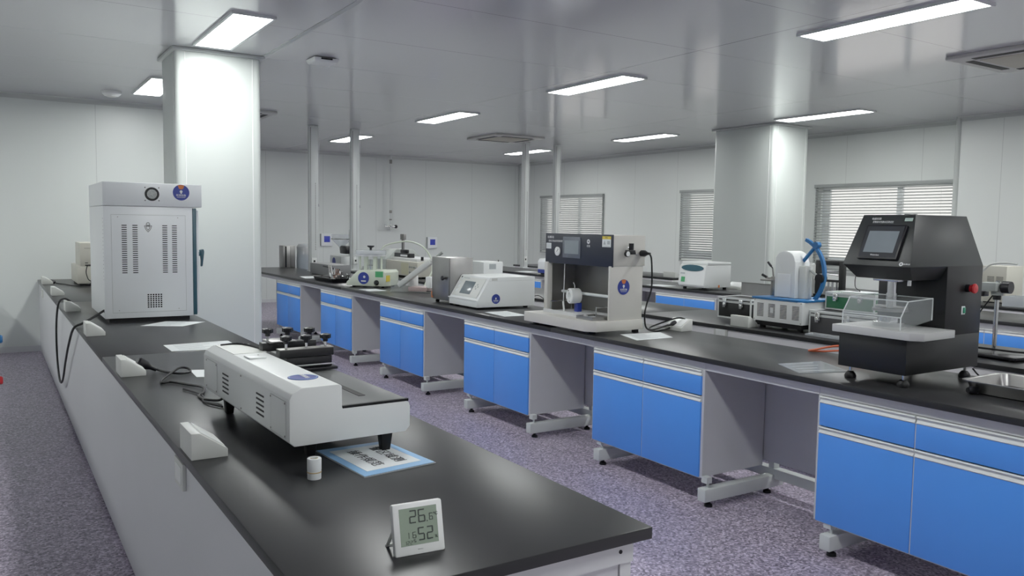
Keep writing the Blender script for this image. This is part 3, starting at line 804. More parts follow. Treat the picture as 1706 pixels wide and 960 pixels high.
b = MB(); seg7(b, '1', .026, .036, .008, .013, .0009, DT); seg7(b, '6', .042, .036, .008, .013, .0012, DT)
seg7(b, '1', .022, .0235, .005, .008, .0007, DT); seg7(b, '2', .029, .0235, .005, .008, .0007, DT); seg7(b, '2', .036, .0235, .005, .008, .0007, DT); seg7(b, '5', .044, .0265, .005, .007, .001, DT)
b.build('small_digits', M['lcdink'], t)
txt('unit_mark', '℃', .0095, M['lcdink'], t, T @ Matrix.Translation((.0925, .081, .0006)))
txt('unit_mark', '%', .0085, M['lcdink'], t, T @ Matrix.Translation((.0935, .033, .0006)))
txt('faint_print', 'm i n i', .004, M['lamlite'], t, T @ Matrix.Translation((W_ / 2, .012, .0002)), 'CENTER')
b = MB(); b.hexa([(.003, .072, 0), (.010, .072, 0), (.010, .076, 0), (.003, .076, 0), (.003, .022, .060), (.010, .022, .060), (.010, .026, .060), (.003, .026, .060)])
b.hexa([(.10, .072, 0), (.107, .072, 0), (.107, .076, 0), (.10, .076, 0), (.10, .022, .060), (.107, .022, .060), (.107, .026, .060), (.10, .026, .060)])
b.box(.003, .107, .071, .077, 0, .005)
b.build('stand', M['plaster'], t)

# ------------------------------------------------------------------ middle bench instruments
def sloped_instrument():
    t = thing('sloped_tester', 'white wedge-fronted tester with a small screen on the middle bench', 'tester', (3.475, 5.98, TOPZ))
    prof = [(0, .018), (0, .072), (.006, .078), (.125, .268), (.135, .273), (.588, .273), (.588, .018)]
    MB().prism(prof, 0, .50, 'y', .004).build('body', M['white'], t)
    for x, y in ((.06, .06), (.06, .45), (.53, .06), (.53, .45)): MB().lathe([(0, 0), (.02, 0), (.022, .01), (.018, .022), (0, .022)], (x, y, 0), seg=14).build('foot', M['rubber'], t)
    o = Vector((.006, .51, .078)); v = Vector((.119, 0, .19)); lv = v.length
    T = FR(o, (0, -1, 0), v)
    p = MB().box(.035, .475, .02, lv - .015, .0035, .005, .001, T=T).build('membrane_panel', M['offwhite'], t)
    MB().box(.15, .335, .045, .17, .005, .0065, .001, T=T).build('screen', mat('grey lcd', (.13, .165, .18), .2), t)
    b = MB()
    for u_, w_ in ((.07, .19), (.07, .15), (.08, .11), (.08, .07)): b.lathe([(0, .005), (.014, .005), (.014, .0065), (0, .0065)], (u_, w_, 0), seg=14, T=T)
    b.build('key', M['paper'], p)
    b = MB()
    for du, dv in ((0, .02), (0, -.02), (.022, 0), (-.022, 0)): b.lathe([(0, .005), (.009, .005), (.009, .0065), (0, .0065)], (.385 + du, .125 + dv, 0), seg=10, T=T)
    b.build('arrow_key', M['grime'], p)
    b = MB(); b.box(.10, .20, .195, .20, .005, .0058, T=T); b.build('printed_name', M['printed'], p)
    MB().cyl((.055, .205, .005), (.055, .205, .007), .009, seg=12, T=T).build('power_light', M['dark'], p)
    MB().box(0.002, .51 - .002, -.004, .006, -.002, .004, .001, T=FR((-.001, .51, .076), (0, -1, 0), (0, 0, 1))).build('front_lip', M['plaster'], t)
    S = FACE_Y((0, 0, 0))
    sticker(t, FACE_Y((.186, -.001, .088)), .042, False)
    b = MB(); b.box(.145, .2, .245, .265, 0, .0015, T=S); b.build('side_latch', M['offwhite'], t)
    b = MB(); b.box(.145, .2, .263, .2645, .001, .002, T=S); b.box(.12, .588, .2415, .2425, 0, .0008, T=S); b.build('side_seam', M['grime'], t)
    MB().box(.588, .600, .03, .12, .19, .25, .002).build('label_plate', M['bluearc'], t)
    b = MB()
    for z in (.07, .095): b.cyl((.588, .05, z), (.606, .05, z), .009, seg=10)
    b.build('rear_connector', M['blackplastic'], t)
    return t
sloped_instrument_root = sloped_instrument()
cable('black loop of cable behind the wedge-fronted tester', [(4.085, 6.03, .945), (4.115, 5.98, .95), (4.135, 5.92, .91), (4.13, 5.9, .862), (4.11, 5.75, .856), (4.05, 5.5, .856)], .004, parent=sloped_instrument_root)

def steel_box():
    t = thing('steel_chamber', 'square brushed steel chamber with a black knob on the middle bench', 'chamber', (3.49, 6.49, TOPZ))
    MB().box(0, .235, 0, .355, .03, .42, .003).build('body', M['steel'], t)
    for x, y in ((.04, .04), (.04, .315), (.195, .04), (.195, .315)): MB().lathe([(0, 0), (.016, 0), (.02, .015), (.012, .03), (0, .03)], (x, y, 0), seg=12).build('foot', M['rubber'], t)
    d = MB().box(-.006, 0, .012, .343, .055, .41, .001).build('door', M['steel'], t)
    k = MB(); k.lathe([(0, 0), (.009, 0), (.009, .018), (.02, .02), (.022, .03), (.018, .036), (0, .037)], (-.006, .085, .235), (-1, 0, 0), seg=16); k.box(-.04, -.024, .05, .10, .228, .244, .003)
    k.build('knob', M['blackplastic'], d)
    MB().box(-.004, .0, .335, .362, .04, .10, .001).build('edge_tag', M['orange'], t)
steel_box()

def mask_tester():
    t = thing('penetration_tester', 'stainless tester with slate-blue front panel and white ring inside', 'tester', (3.34, 4.24, TOPZ))
    for x, y in ((.05, .06), (.05, .72), (.40, .03), (.40, .72)): MB().cyl((x, y, 0), (x, y, .024), .024, seg=16).build('foot', M['rubber'], t)
    MB().prism([(-.02, .06), (.03, -.01), (.435, -.01), (.435, .78), (-.02, .78)], .022, .09, 'z', .003).build('base', M['palegrey'], t)
    MB().box(.145, .43, 0, .02, .09, .455, .002).build('side_wall', M['palegrey'], t)
    MB().box(.145, .19, .725, .765, .09, .455, .002).build('pillar', M['palegrey'], t)
    MB().box(.19, .43, .745, .765, .09, .455).build('side_wall', M['steeldark'], t)
    MB().box(.41, .43, .02, .745, .09, .455).build('back_wall', M['steeldark'], t)
    MB().box(.165, .445, -.003, .768, .455, .662, .003).build('head', M['palegrey'], t)
    pn = MB().box(.155, .166, -.005, .770, .448, .666, .002).build('front_panel', M['paneldark'], t)
    P = FACE_X((.155, .77, .448))  # u from far end (left in view) to near end, v up; size .775 x .218
    sc = MB().box(.222, .43, .045, .195, 0, .006, .002, T=P).build('touch_screen', mat('grey screen bezel', (.10, .115, .14), .25), t)
    MB().box(.245, .41, .075, .17, .0055, .0068, T=P).build('display', M['screen'], sc)
    g = MB().lathe([(0, 0), (.031, 0), (.032, .008), (.028, .010), (0, .010)], (.158, .088, 0), seg=28, T=P).build('pressure_gauge', M['plaster'], t)
    b = MB(); b.box(-.002, .002, -.004, .022, .0105, .0115, T=P @ Matrix.Translation((.158, .088, 0)) @ Matrix.Rotation(-.7, 4, 'Z'))
    for k in range(9): b.box(-.001, .001, .021, .026, .0103, .0112, T=P @ Matrix.Translation((.158, .088, 0)) @ Matrix.Rotation(R(-120 + 30 * k), 4, 'Z'))
    b.build('needle', M['ink'], g)
    l = MB().box(.012, .072, .105, .146, 0, .0012, T=P).build('rating_label', M['paper'], t)
    b = MB(); slots(b, .018, .066, .11, .142, 4, .3, P @ Matrix.Translation((0, 0, .0012)), .0004); b.build('print', M['printed'], l)
    txt('lettering', '检测科技', .020, M['lettering'], pn, P @ Matrix.Translation((.026, .188, 0)), ext=.0003)
    txt('lettering', '医用口罩血液穿透测试仪', .0165, M['lettering'], pn, P @ Matrix.Translation((.04, .161, 0)), ext=.0003, sx=.95)
    b = MB(); b.lathe([(.007, 0), (.016, 0), (.016, .0014), (.007, .0014)], (.515, .166, 0), seg=18, T=P); b.box(.506, .52, .158, .164, 0, .0014, T=P); b.build('emblem', M['lettering'], pn)
    txt('lettering', '检测', .018, M['lettering'], pn, P @ Matrix.Translation((.515, .134, 0)), 'CENTER', ext=.0003)
    w = MB().box(.667, .757, .134, .186, 0, .0012, T=P).build('warning_label', M['paper'], t)
    MB().box(.667, .757, .186, .206, 0, .0012, T=P).build('warning_band', M['yellow'], w)
    b = MB(); b.prism([(.678, .150), (.705, .150), (.6915, .178)], .0012, .0018, 'z', T=P); b.box(.72, .748, .152, .176, .0012, .0018, T=P); b.box(.675, .75, .139, .142, .0012, .0018, T=P)
    b.build('warning_symbol', M['printed'], w)
    txt('lettering', '警告', .013, M['ink'], w, P @ Matrix.Translation((.712, .196, .0012)), 'CENTER', ext=.0002)
    S = FACE_Y((0, 0, 0))
    sticker(t, FACE_Y((.262, -.001, .315)), .052)
    r = MB(); r.cyl((.275, -.003, .548), (.275, -.045, .548), .013, seg=14); r.box(.245, .31, -.06, -.025, .535, .565, .004); r.cyl((.285, -.043, .565), (.285, -.043, .61), .017, seg=16)
    r.cyl((.318, -.043, .545), (.30, -.043, .545), .01, seg=12)
    rg = r.build('regulator', M['blackplastic'], t)
    MB().lathe([(0, 0), (.02, 0), (.021, .014), (.017, .017), (0, .017)], (.238, -.05, .540), (0, -1, 0), seg=20).build('gauge', M['blackplastic'], rg)
    MB().lathe([(0, .0172), (.016, .0172), (.016, .0182), (0, .0182)], (.238, -.05, .540), (0, -1, 0), seg=20).build('gauge_dial', M['plaster'], rg)
    b = MB(); b.lathe([(0, 0), (.006, 0), (.006, .012), (0, .012)], (.325, -.043, .535), (1, 0, -.3)); b.sphere((.255, -.045, .582), .007); b.build('fitting', M['chrome'], rg)
    b = MB(); b.box(.15, .43, -.0012, 0, .4535, .4555); b.build('panel_seam', M['grime'], t)
    # inside
    rod = MB().cyl((.30, .02, .232), (.30, .745, .232), .011, seg=14).build('cross_rod', M['alu'], t)
    b = MB(); b.lathe([(.028, -.03), (.052, -.03), (.055, -.025), (.055, .045), (.05, .05), (.028, .05), (.026, .02), (0, .02)], (.25, .52, .215), (-1, .18, 0), seg=36)
    rg = b.build('sample_ring', M['plaster'], t); rg['label'] = 'white round sample holder'
    b = MB()
    for k in range(6):
        a = k * math.pi / 3 + .3; b.lathe([(0, .049), (.005, .049), (.005, .054), (0, .054)], (.25 + .0, .52 + .040 * math.cos(a), .215 + .040 * math.sin(a)), (-1, .18, 0), seg=10)
    b.build('screw', M['steeldark'], rg)
    b = MB(); b.tube([(.2, .585, .45), (.2, .59, .3), (.205, .60, .18), (.21, .59, .10)], .0035, smooth=4); b.tube([(.23, .50, .27), (.24, .515, .29), (.24, .53, .31)], .003, smooth=3); b.build('tube', M['lamlite'], t)
    MB().cyl((.2, .598, .17), (.205, .59, .10), .007, seg=10).build('nozzle', M['plaster'], t)
    MB().box(.25, .29, .49, .53, .09, .165, .003).build('blue_clip', M['navy'], t)
    tr = MB(); tr.box(.10, .40, .18, .70, .09, .10, .002); tr.box(.095, .105, .18, .70, .09, .115); tr.build('drip_tray', M['lamlite'], t)
    b = MB(); b.box(.035, .19, .04, .22, .091, .096); b.box(.035, .04, .04, .22, .096, .115); b.box(.185, .19, .04, .22, .096, .115); b.box(.04, .185, .04, .045, .096, .115); b.box(.04, .185, .215, .22, .096, .115)
    b.build('steel_tray', M['steel'], t)
    b = MB()
    for y0 in (.06, .60): b.tube([(.16, y0 + .1, .098), (.16, y0 + .1, .165), (.35, y0 + .1, .165), (.35, y0 + .1, .098)], .005, smooth=0)
    b.build('wire_handle', M['chrome'], t)
    return t
mask_tester_root = mask_tester()
cable('black power cord hanging down the slate-fronted tester into its power box', [(3.745, 4.205, 1.392), (3.775, 4.18, 1.385), (3.785, 4.17, 1.33), (3.79, 4.17, 1.16), (3.76, 4.18, 1.05), (3.735, 4.17, .98), (3.76, 4.18, .89), (3.85, 4.2, .858), (3.93, 4.21, .857), (4.02, 4.24, .862), (4.10, 4.27, .88), (4.06, 4.27, .885), (3.95, 4.27, .862), (3.89, 4.27, .857), (3.93, 4.33, .862), (4.02, 4.32, .89), (4.10, 4.22, .935), (4.135, 4.16, .915)], .006,
      plug=((3.745, 4.235, 1.392), (0, -1, 0), 1.3), plug2=((4.075, 4.225, .905), (-1, 0, -.3), 1.0), parent=mask_tester_root)
power_box(4.145, 4.30, 'white power box at the far edge of the middle bench with black cords', -1)

# black tester
def black_tester():
    t = thing('hydrostatic_tester', 'big black tester with tilted touch screen and clear guard', 'tester', (3.49, 2.14, TOPZ))
    W = .35
    for x, y in ((.045, .035), (.045, .31), (.56, .035), (.56, .31)):
        f = MB().lathe([(0, 0), (.026, 0), (.028, .01), (.024, .022), (.014, .034), (0, .036)], (x, y, 0), seg=18).build('foot', M['rubber'], t)
        MB().cyl((x, y, .034), (x, y, .062), .008, seg=12).build('foot_screw', M['chrome'], f)
    MB().box(0, .61, 0, W, .06, .226, .003).build('base', M['blackpaint'], t)
    MB().box(.30, .61, 0, W, .225, .556, .003).build('column', M['blackpaint'], t)
    b = MB()
    b.hexa([(0, 0, .553), (.612, 0, .553), (.612, W, .553), (0, W, .553), (.115, .058, .793), (.545, .058, .793), (.545, W - .025, .793), (.115, W - .025, .793)], .003)
    hd = b.build('head', mat('black head paint', (.015, .0185, .018), .38, spec=.4, var=.05), t)
    b = MB(); b.hexa([(.075, .035, .49), (.32, .035, .49), (.32, W - .03, .49), (.075, W - .03, .49), (.003, .003, .553), (.32, .003, .553), (.32, W - .003, .553), (.003, W - .003, .553)], .002)
    b.build('chin', M['blackpaint'], t)
    # tilted front plane: left edge far side. bottom edge at x=0,z=.555 ; top at x=.115,z=.793
    o = Vector((0, W, .553)); v = Vector((.115, 0, .24)); lv = v.length
    T = FR(o, (0, -1, 0), v)
    s = MB().box(.075, .278, .03, .205, -.002, .016, .002, T=T).build('touch_screen', M['blackplastic'], t)
    MB().box(.083, .270, .038, .197, .0158, .0168, T=T).build('screen_glass', mat('dark screen glass', (.035, .038, .042), .12), s)
    MB().box(.100, .252, .062, .172, .0168, .0176, T=T).build('display', M['screen'], s)
    txt('lettering', 'Weinview', .011, M['lettering'], s, T @ Matrix.Translation((.165, .048, .0172)), 'CENTER', ext=.0002)
    txt('lettering', '电器科技', .0125, M['lettering'], hd, T @ Matrix.Translation((.078, .243, .001)), ext=.0003, sx=1.0)
    txt('lettering', '织物渗水性静水压测试仪', .0125, M['lettering'], hd, T @ Matrix.Translation((.088, .226, .001)), ext=.0003, sx=.78)
    st = MB().box(.248, .286, .232, .248, .0, .0018, T=T).build('asset_sticker', mat('pale green sticker', (.42, .58, .50), .5), t)
    b = MB(); b.box(.252, .272, .238, .242, .0018, .0022, T=T); b.build('print', M['printed'], st)
    b = MB(); b.lathe([(.004, 0), (.0095, 0), (.0095, .0016), (.004, .0016)], (.300, .014, 0), seg=20, T=T); b.build('emblem', M['lettering'], hd)
    txt('lettering', '检测科技', .008, M['lettering'], hd, T @ Matrix.Translation((.312, .014, .001)), ext=.0003)
    MB().box(.25, .28, .15, .2, .793, .80, .002).build('lamp_socket', M['blackplastic'], t)
    # worktable
    tb = MB().prism([(-.03, -.03), (.01, -.075), (.285, -.06), (.285, W + .02), (-.03, W + .02)], .226, .262, 'z', .003)
    tb.build('table_plate', mat('machined plate', (.48, .49, .48), .4), t)
    MB().lathe([(0, 0), (.07, 0), (.072, .02), (.05, .024), (.05, .045), (0, .045)], (.15, .19, .262), seg=32).build('test_bowl', M['chrome'], t)
    b = MB(); b.lathe([(.05, 0), (.085, 0), (.085, .012), (.05, .012)], (.16, .185, .335), seg=32)
    b.box(.14, .18, .11, .26, .347, .36, .003); b.build('clamp_ring', M['steel'], t)
    b = MB(); b.cyl((.16, .185, .345), (.16, .185, .42), .026, seg=24); b.cyl((.16, .185, .42), (.16, .185, .48), .022, seg=24); b.box(.10, .22, .12, .25, .478, .492, .003)
    b.cyl((.16, .10, .46), (.16, .10, .49), .01, seg=12)
    b.build('press_ram', M['chrome'], t)
    # clear guard
    x0, x1, y0, y1 = .0, .25, .035, W - .015
    pr = [(x0, .264), (x0, .322), (.052, .394), (x1, .402), (x1, .30)]
    g = MB()
    for y in (y0, y1): g.prism(pr, y - .002, y + .002, 'y')
    for a, c in ((0, 1), (1, 2), (2, 3)):
        p, q = pr[a], pr[c]; g.hexa([(p[0], y0, p[1]), (p[0] + .004, y0, p[1]), (p[0] + .004, y1, p[1]), (p[0], y1, p[1]), (q[0], y0, q[1]), (q[0] + .004, y0, q[1] - .001), (q[0] + .004, y1, q[1] - .001), (q[0], y1, q[1])])
    gd = g.build('guard', M['acrylic'], t); gd['label'] = 'clear acrylic guard'
    e = MB()
    for y in (y0, y1):
        e.tube([(p[0], y, p[1]) for p in pr], .003, seg=6, smooth=0)
    for p in pr[1:4]: e.cyl((p[0], y0, p[1]), (p[0], y1, p[1]), .0028, seg=6)
    e.build('guard_edge', M['acryledge'], gd)
    # side controls
    S = FACE_Y((0, 0, 0))
    b = MB(); b.lathe([(0, 0), (.02, 0), (.02, .018), (0, .018)], (.475, .448, 0), seg=22, T=S); k = b.build('button_collar', M['blackplastic'], t)
    MB().lathe([(0, .018), (.017, .018), (.017, .026), (.022, .029), (.024, .038), (.020, .043), (0, .045)], (.475, .448, 0), seg=26, T=S).build('stop_button', M['red'], t)
    sw = MB().box(.434, .464, .322, .362, 0, .003, .001, T=S).build('switch_frame', M['paper'], t)
    MB().box(.443, .462, .328, .356, .003, .008, .002, T=S).build('rocker', M['greensw'], sw)
    return t
black_tester_root = black_tester()
cable('thin black lead dropping from under the black tester', [(4.02, 2.12, .905), (4.0, 2.06, .87), (4.03, 1.98, .855), (4.07, 1.92, .855)], .004, parent=black_tester_root)
cable('orange air hose loop left of the black tester', [(4.10, 2.68, .885), (4.1, 2.8, .918), (4.08, 2.93, .905), (4.07, 3.06, .868), (4.07, 3.10, .857), (4.09, 3.02, .862), (4.1, 2.86, .885), (4.11, 2.70, .866)], .006, 'air_hose', 'hose', 'hose')
# steel pan on the right
t = thing('steel_pan', 'shallow stainless pan at the right edge of the middle bench', 'pan', (3.84, 1.74, TOPZ), R(0))
def pan(mb, hx, hy, h, th, fl=.015):
    o0, o1 = (hx - .03, hy - .03), (hx, hy)
    b = MB()
    def ring(a, c, z, r): 
        out = []
        for sx, sy in ((1, 1), (-1, 1), (-1, -1), (1, -1)):
            for k in range(5):
                t_ = math.atan2(sy, sx) - math.pi / 4 + k * math.pi / 8
                out.append((sx * (a - r) + r * math.cos(t_), sy * (c - r) + r * math.sin(t_), z))
        return out
    rs = [ring(hx - .028, hy - .028, .0, .03), ring(hx - .016, hy - .016, .005, .035), ring(hx, hy, h, .04), ring(hx + fl, hy + fl, h + .001, .045), ring(hx + fl, hy + fl, h - .003, .045), ring(hx + .001, hy + .001, h - .003, .04)]
    rs2 = [ring(hx - th, hy - th, h - .001, .04), ring(hx - .018, hy - .018, .006, .033), ring(hx - .03, hy - .03, .003, .03)]
    n = 20
    seq = rs2[::-1] + [rs[2], rs[3], rs[4]]
    vs = [p for r_ in seq for p in r_]; fs = [(k * n + i, k * n + (i + 1) % n, (k + 1) * n + (i + 1) % n, (k + 1) * n + i) for k in range(len(seq) - 1) for i in range(n)]
    fs.append(tuple(range(n))); b._add(vs, fs)
    seq = [rs[0], rs[1], rs[2]]; vs = [p for r_ in seq for p in r_]; fs = [(k * n + i, k * n + (i + 1) % n, (k + 1) * n + (i + 1) % n, (k + 1) * n + i) for k in range(2) for i in range(n)]; fs.append(tuple(range(n)))
    b._add(vs, fs); return b
pan(None, .17, .235, .058, .002).build('pan_body', M['steel'], t)
t = thing('black_plug', 'black plug lying against the left side of the stainless pan', 'plug', (3.655, 1.93, TOPZ))
MB().lathe([(0, 0), (.012, 0), (.018, .012), (.018, .04), (.01, .055), (0, .055)], (-.025, 0, .02), (1, -.3, 0), seg=14).build('plug_body', M['blackplastic'], t)
# balance with glass chamber
def balance():
    t = thing('chamber_balance', 'pale green instrument with round glass chamber on the middle bench', 'balance', (3.75, 8.72, TOPZ), R(41))
    for x, y in ((-.13, -.13), (-.13, .23), (.13, -.13), (.13, .23)): MB().cyl((x, y, 0), (x, y, .02), .018, seg=12).build('foot', M['rubber'], t)
    # y runs to the left as seen; keypad slope at the left end
    MB().prism([(-.18, .018), (.30, .018), (.30, .055), (.16, .19), (-.155, .195), (-.18, .17)], -.18, .18, 'x', .005).build('base', M['greenwhite'], t)
    T = FR((-.18, .30, .055), (1, 0, 0), (0, -.14, .135))
    kp = MB().box(.03, .33, .02, .17, -.001, .003, .001, T=T @ Matrix.Rotation(0, 4, 'Z')).build('keypad', M['offwhite'], t)
    b = MB()
    for i in range(4):
        for j in range(3): b.box(.05 + i * .065, .09 + i * .065, .035 + j * .045, .058 + j * .045, .003, .006, T=T)
    b.build('key', M['grime'], kp)
    F = FR((-.18, .30, 0), (0, -1, 0), (0, 0, 1))
    st = MB().cyl((.215, .105, 0), (.215, .105, .003), .068, seg=32, T=F).build('sticker', M['navy'], t); st['label'] = 'round navy blue sticker'
    b = MB(); b.lathe([(0, .003), (.014, .003), (.014, .004), (0, .004)], (.225, .12, 0), seg=14, T=F); b.box(.185, .245, .065, .08, .003, .004, T=F); b.build('sticker_lettering', M['lettering'], st)
    MB().box(.36, .455, .12, .185, .0, .003, T=F).build('green_label', M['green'], t)
    MB().lathe([(0, 0), (.024, 0), (.03, .012), (.022, .035), (.01, .055), (0, .055)], (.375, .06, 0), (.3, -.1, 1), seg=16, T=F).build('plug', M['blackplastic'], t)
    FN = FR((-.18, -.181, 0), (1, 0, 0), (0, 0, 1))
    MB().box(.02, .12, .07, .14, 0, .003, T=FN).build('yellow_label', M['yellow'], t)
    c = (.0, .085, 0)
    MB().lathe([(.165, .19), (.167, .19), (.167, .36), (.165, .36)], c, seg=36).build('glass_chamber', M['acrylic'], t)
    MB().lathe([(0, .355), (.172, .355), (.176, .362), (.176, .405), (.17, .415), (0, .418)], c, seg=36).build('lid', M['film'], t)
    MB().lathe([(.163, .35), (.179, .35), (.179, .364), (.163, .364)], c, seg=36).build('rim', M['lamlite'], t)
    MB().lathe([(0, .418), (.014, .418), (.014, .44), (.04, .455), (.042, .468), (0, .47)], c, seg=18).build('lid_knob', M['blackplastic'], t)
    b = MB()
    for a in range(8): b.box(-.018, .018, .13, .135, .192, .345, T=Matrix.Translation(c) @ Matrix.Rotation(a * math.pi / 4, 4, 'Z'))
    b.build('inner_post', M['greenwhite'], t)
    MB().lathe([(0, .19), (.06, .19), (.06, .24), (.03, .25), (.03, .31), (0, .31)], c, seg=20).build('sample_pan', M['chrome'], t)
    return t
balance_root = balance()
cable('pale hose arching from the glass-chamber lid to the grey machine behind', [(3.78, 8.70, 1.27), (3.84, 8.66, 1.33), (4.0, 8.58, 1.37), (4.1, 8.5, 1.36), (4.17, 8.40, 1.31), (4.21, 8.32, 1.22), (4.22, 8.28, 1.12), (4.2, 8.25, 1.03), (4.12, 8.22, .93), (4.08, 8.2, .86)], .009, 'air_hose', 'hose', 'greenwhite', parent=balance_root)
# hinged lever device
def lever_device():
    t = thing('lever_press', 'clear acrylic press with raised white lever arm beside the balance', 'press', (3.74, 7.86, TOPZ), R(44))
    # local -y runs to the right as seen
    MB().box(-.06, .22, -.32, .20, .0, .014, .002).build('base_plate', M['acrylic'], t)
    MB().box(-.05, .16, .02, .19, .014, .13, .003).build('side_block', M['acrylic'], t)
    MB().box(-.03, .18, -.20, .0, .014, .06, .004).build('press_bed', mat('pinkish bed', (.36, .27, .26), .5), t)
    T = FR((.05, .08, .10), (0, -.80, .60), (0, .60, .80))
    a = MB(); a.box(-.06, .38, -.025, .03, -.05, .05, .010, T=T); a.box(.34, .46, -.012, .02, -.04, .04, .008, T=T); a.build('lever_arm', M['offwhite'], t)
    MB().cyl((.46, .005, 0), (.54, .005, 0), .016, seg=12, T=T).build('lever_grip', M['grime'], t)
    MB().lathe([(0, 0), (.05, 0), (.055, .02), (.055, .10), (.04, .12), (0, .12)], (.17, .02, .06), seg=20).build('drive_housing', M['plaster'], t)
    MB().box(.0, .06, -.24, -.18, .05, .17, .006).build('latch_block', M['plaster'], t)
    b = MB(); b.tube([(.1, -.2, .12), (.1, -.27, .11), (.08, -.31, .07), (.02, -.30, .02), (-.03, -.2, .02)], .004); b.build('lead', M['blackplastic'], t)

lever_device()
# dark tray with metal parts
t = thing('parts_tray', 'black tray heaped with small metal parts at the far middle bench', 'tray', (3.62, 9.78, TOPZ))
pan(None, .15, .36, .05, .004).build('tray_body', M['blackplastic'], t)
MB().cyl((.05, .5, .16), (.05, -.05, .14), .012, seg=10).build('tray_handle', M['blackplastic'], t)
parts = []
for i in range(11):
    th_ = random.uniform(-.3, .3); x, y = random.uniform(-.08, .1), random.uniform(-.25, .1)
    tt = thing('metal_part', 'small bent metal test part heaped in the black tray', 'metal part', (3.62 + x, 9.76 + y, TOPZ + .012 + .009 * i), th_, 'metal parts heaped in the black tray')
    h = random.uniform(.05, .1)
    T = Matrix.Rotation(random.uniform(-.5, .9), 4, 'X')
    b = MB(); b.box(-.03, .03, -.012, .012, 0, .008, .001, T=T); b.box(-.03, -.022, -.012, .012, .008, h, .001, T=T); b.cyl((0, 0, .008), (0, 0, h * .9), .009, seg=10, T=T)
    b.build('bracket', random.choice([M['steel'], M['chrome'], mat('copper tint', (.4, .25, .2), .4, metal=.6)]), tt)
# low grey box and steel tank at the far end
t = thing('grey_case', 'low plain grey case behind the black tray', 'case', (4.0, 10.95, TOPZ))
MB().box(-.14, .14, -.42, .42, .008, .155, .004).build('body', mat('mid grey steel', (.17, .175, .18), .45), t)
MB().box(-.12, .12, -.4, .4, 0, .008).build('foot_pad', M['rubber'], t)
t = thing('steel_tank', 'tall stainless tank at the far end of the middle bench', 'tank', (3.945, 12.92, TOPZ))
b = MB(); b.box(0, .20, 0, .2, 0, .352, .004); b.build('body', M['steel'], t)
b = MB(); b.box(.035, .06, -.002, 0, .01, .34); b.box(.12, .125, -.002, 0, .01, .34); b.build('seam', M['dark'], t)
t = thing('bagged_canister', 'plastic-wrapped bluish canister next to the far steel tank', 'canister', (4.31, 12.95, 0))
MB().lathe([(0, 0), (.12, 0), (.12, 1.18), (.11, 1.2), (0, 1.2)], seg=24).build('canister', M['steel'], t)
b = MB(); b.lathe([(.125, .7), (.13, .8), (.128, 1.0), (.124, 1.06), (.10, 1.08)], seg=24); b.build('liner', M['bluefilm'], t)
MB().lathe([(.132, .82), (.136, .95), (.128, 1.1), (.133, 1.18), (.1, 1.23), (.04, 1.215)], seg=18).build('plastic_wrap', M['film'], t)
# funnel stand on bench C far end
t = thing('funnel_stand', 'white box with glass funnel in a ring stand and black motor', 'stand', (4.86, 12.62, TOPZ))
b = MB().box(-.16, .2, -.25, .25, 0.0, .2, .006).build('base_box', M['white'], t)
MB().cyl((-.161, .06, .1), (-.165, .06, .1), .07, seg=28).build('sticker', M['navy'], t)
MB().cyl((.02, -.15, .2), (.02, -.15, .62), .012, seg=12).build('rod', M['chrome'], t)
MB().box(-.06, .10, -.18, .08, .23, .36, .02).build('motor', M['blackplastic'], t)
b = MB(); b.lathe([(.15, 0), (.165, 0), (.165, .012), (.15, .012)], (-.02, .1, .46), seg=28); b.cyl((.02, -.15, .466), (-.0, -.03, .466), .007, seg=8); b.cyl((.02, -.15, .466), (.02, -.28, .466), .01, seg=8); b.build('ring', M['steeldark'], t)
MB().lathe([(.16, .54), (.155, .50), (.14, .45), (.03, .33), (.02, .25), (.022, .25), (.033, .33), (.142, .445)], (-.02, .1, 0), seg=28).build('funnel', M['film'], t)
# cream machine at the far end of bench C
def cream_machine():
    t = thing('cream_controller', 'cream control box with sloped grey hood and black clamp behind the balance', 'instrument', (4.74, 9.72, TOPZ))
    for x, y in ((.06, .06), (.06, 1.0), (.5, .06), (.5, 1.3)): MB().cyl((x, y, 0), (x, y, .025), .022, seg=10).build('foot', M['rubber'], t)
    MB().box(0, .55, 0, 1.0, .025, .22, .005).build('control_box', M['cream'], t)
    F = FACE_X((0, .52, 0))
    k = MB().box(.02, .25, .045, .2, 0, .002, T=F).build('fascia', mat('cream fascia', (.62, .61, .42), .45), t)
    b = MB()
    for u_ in (.30, .36, .42, .48):
        for z in (.08, .15): b.lathe([(0, 0), (.013, 0), (.011, .012), (0, .012)], (u_, z, 0), seg=12, T=F)
    b.build('dial', M['grime'], t)
    MB().prism([(0, .025), (0, .22), (.16, .36), (.42, .36), (.55, .24), (.55, .025)], 1.01, 1.42, 'y', .006).build('hood', M['grime'], t)
    MB().box(.05, .45, .12, .95, .2205, .26, .006).build('table', M['lamlite'], t)
    b = MB(); b.box(.1, .18, .45, .95, .26, .32, .008); b.box(.12, .16, .58, .80, .32, .37, .012); b.build('clamp', M['blackplastic'], t)
    b = MB(); b.box(.09, .10, .52, .72, .275, .30); b.build('clamp_label', M['lettering'], t)
    b = MB(); b.box(.2, .22, .86, .92, .26, .50); b.box(.19, .23, .83, .95, .50, .58, .004); b.build('post', M['steeldark'], t)
    MB().cyl((.1, .06, .24), (.1, .06, .29), .02, seg=12).build('knob', M['blackplastic'], t)
cream_machine()
t = thing('white_cabinet_box', 'plain upright white box with two small labels behind the steel chamber', 'instrument', (4.79, 8.1, TOPZ))
MB().box(0, .26, 0, .36, .01, .298, .005).build('body', M['white'], t)
MB().box(.02, .24, .02, .34, 0, .012).build('foot_pad', M['rubber'], t)
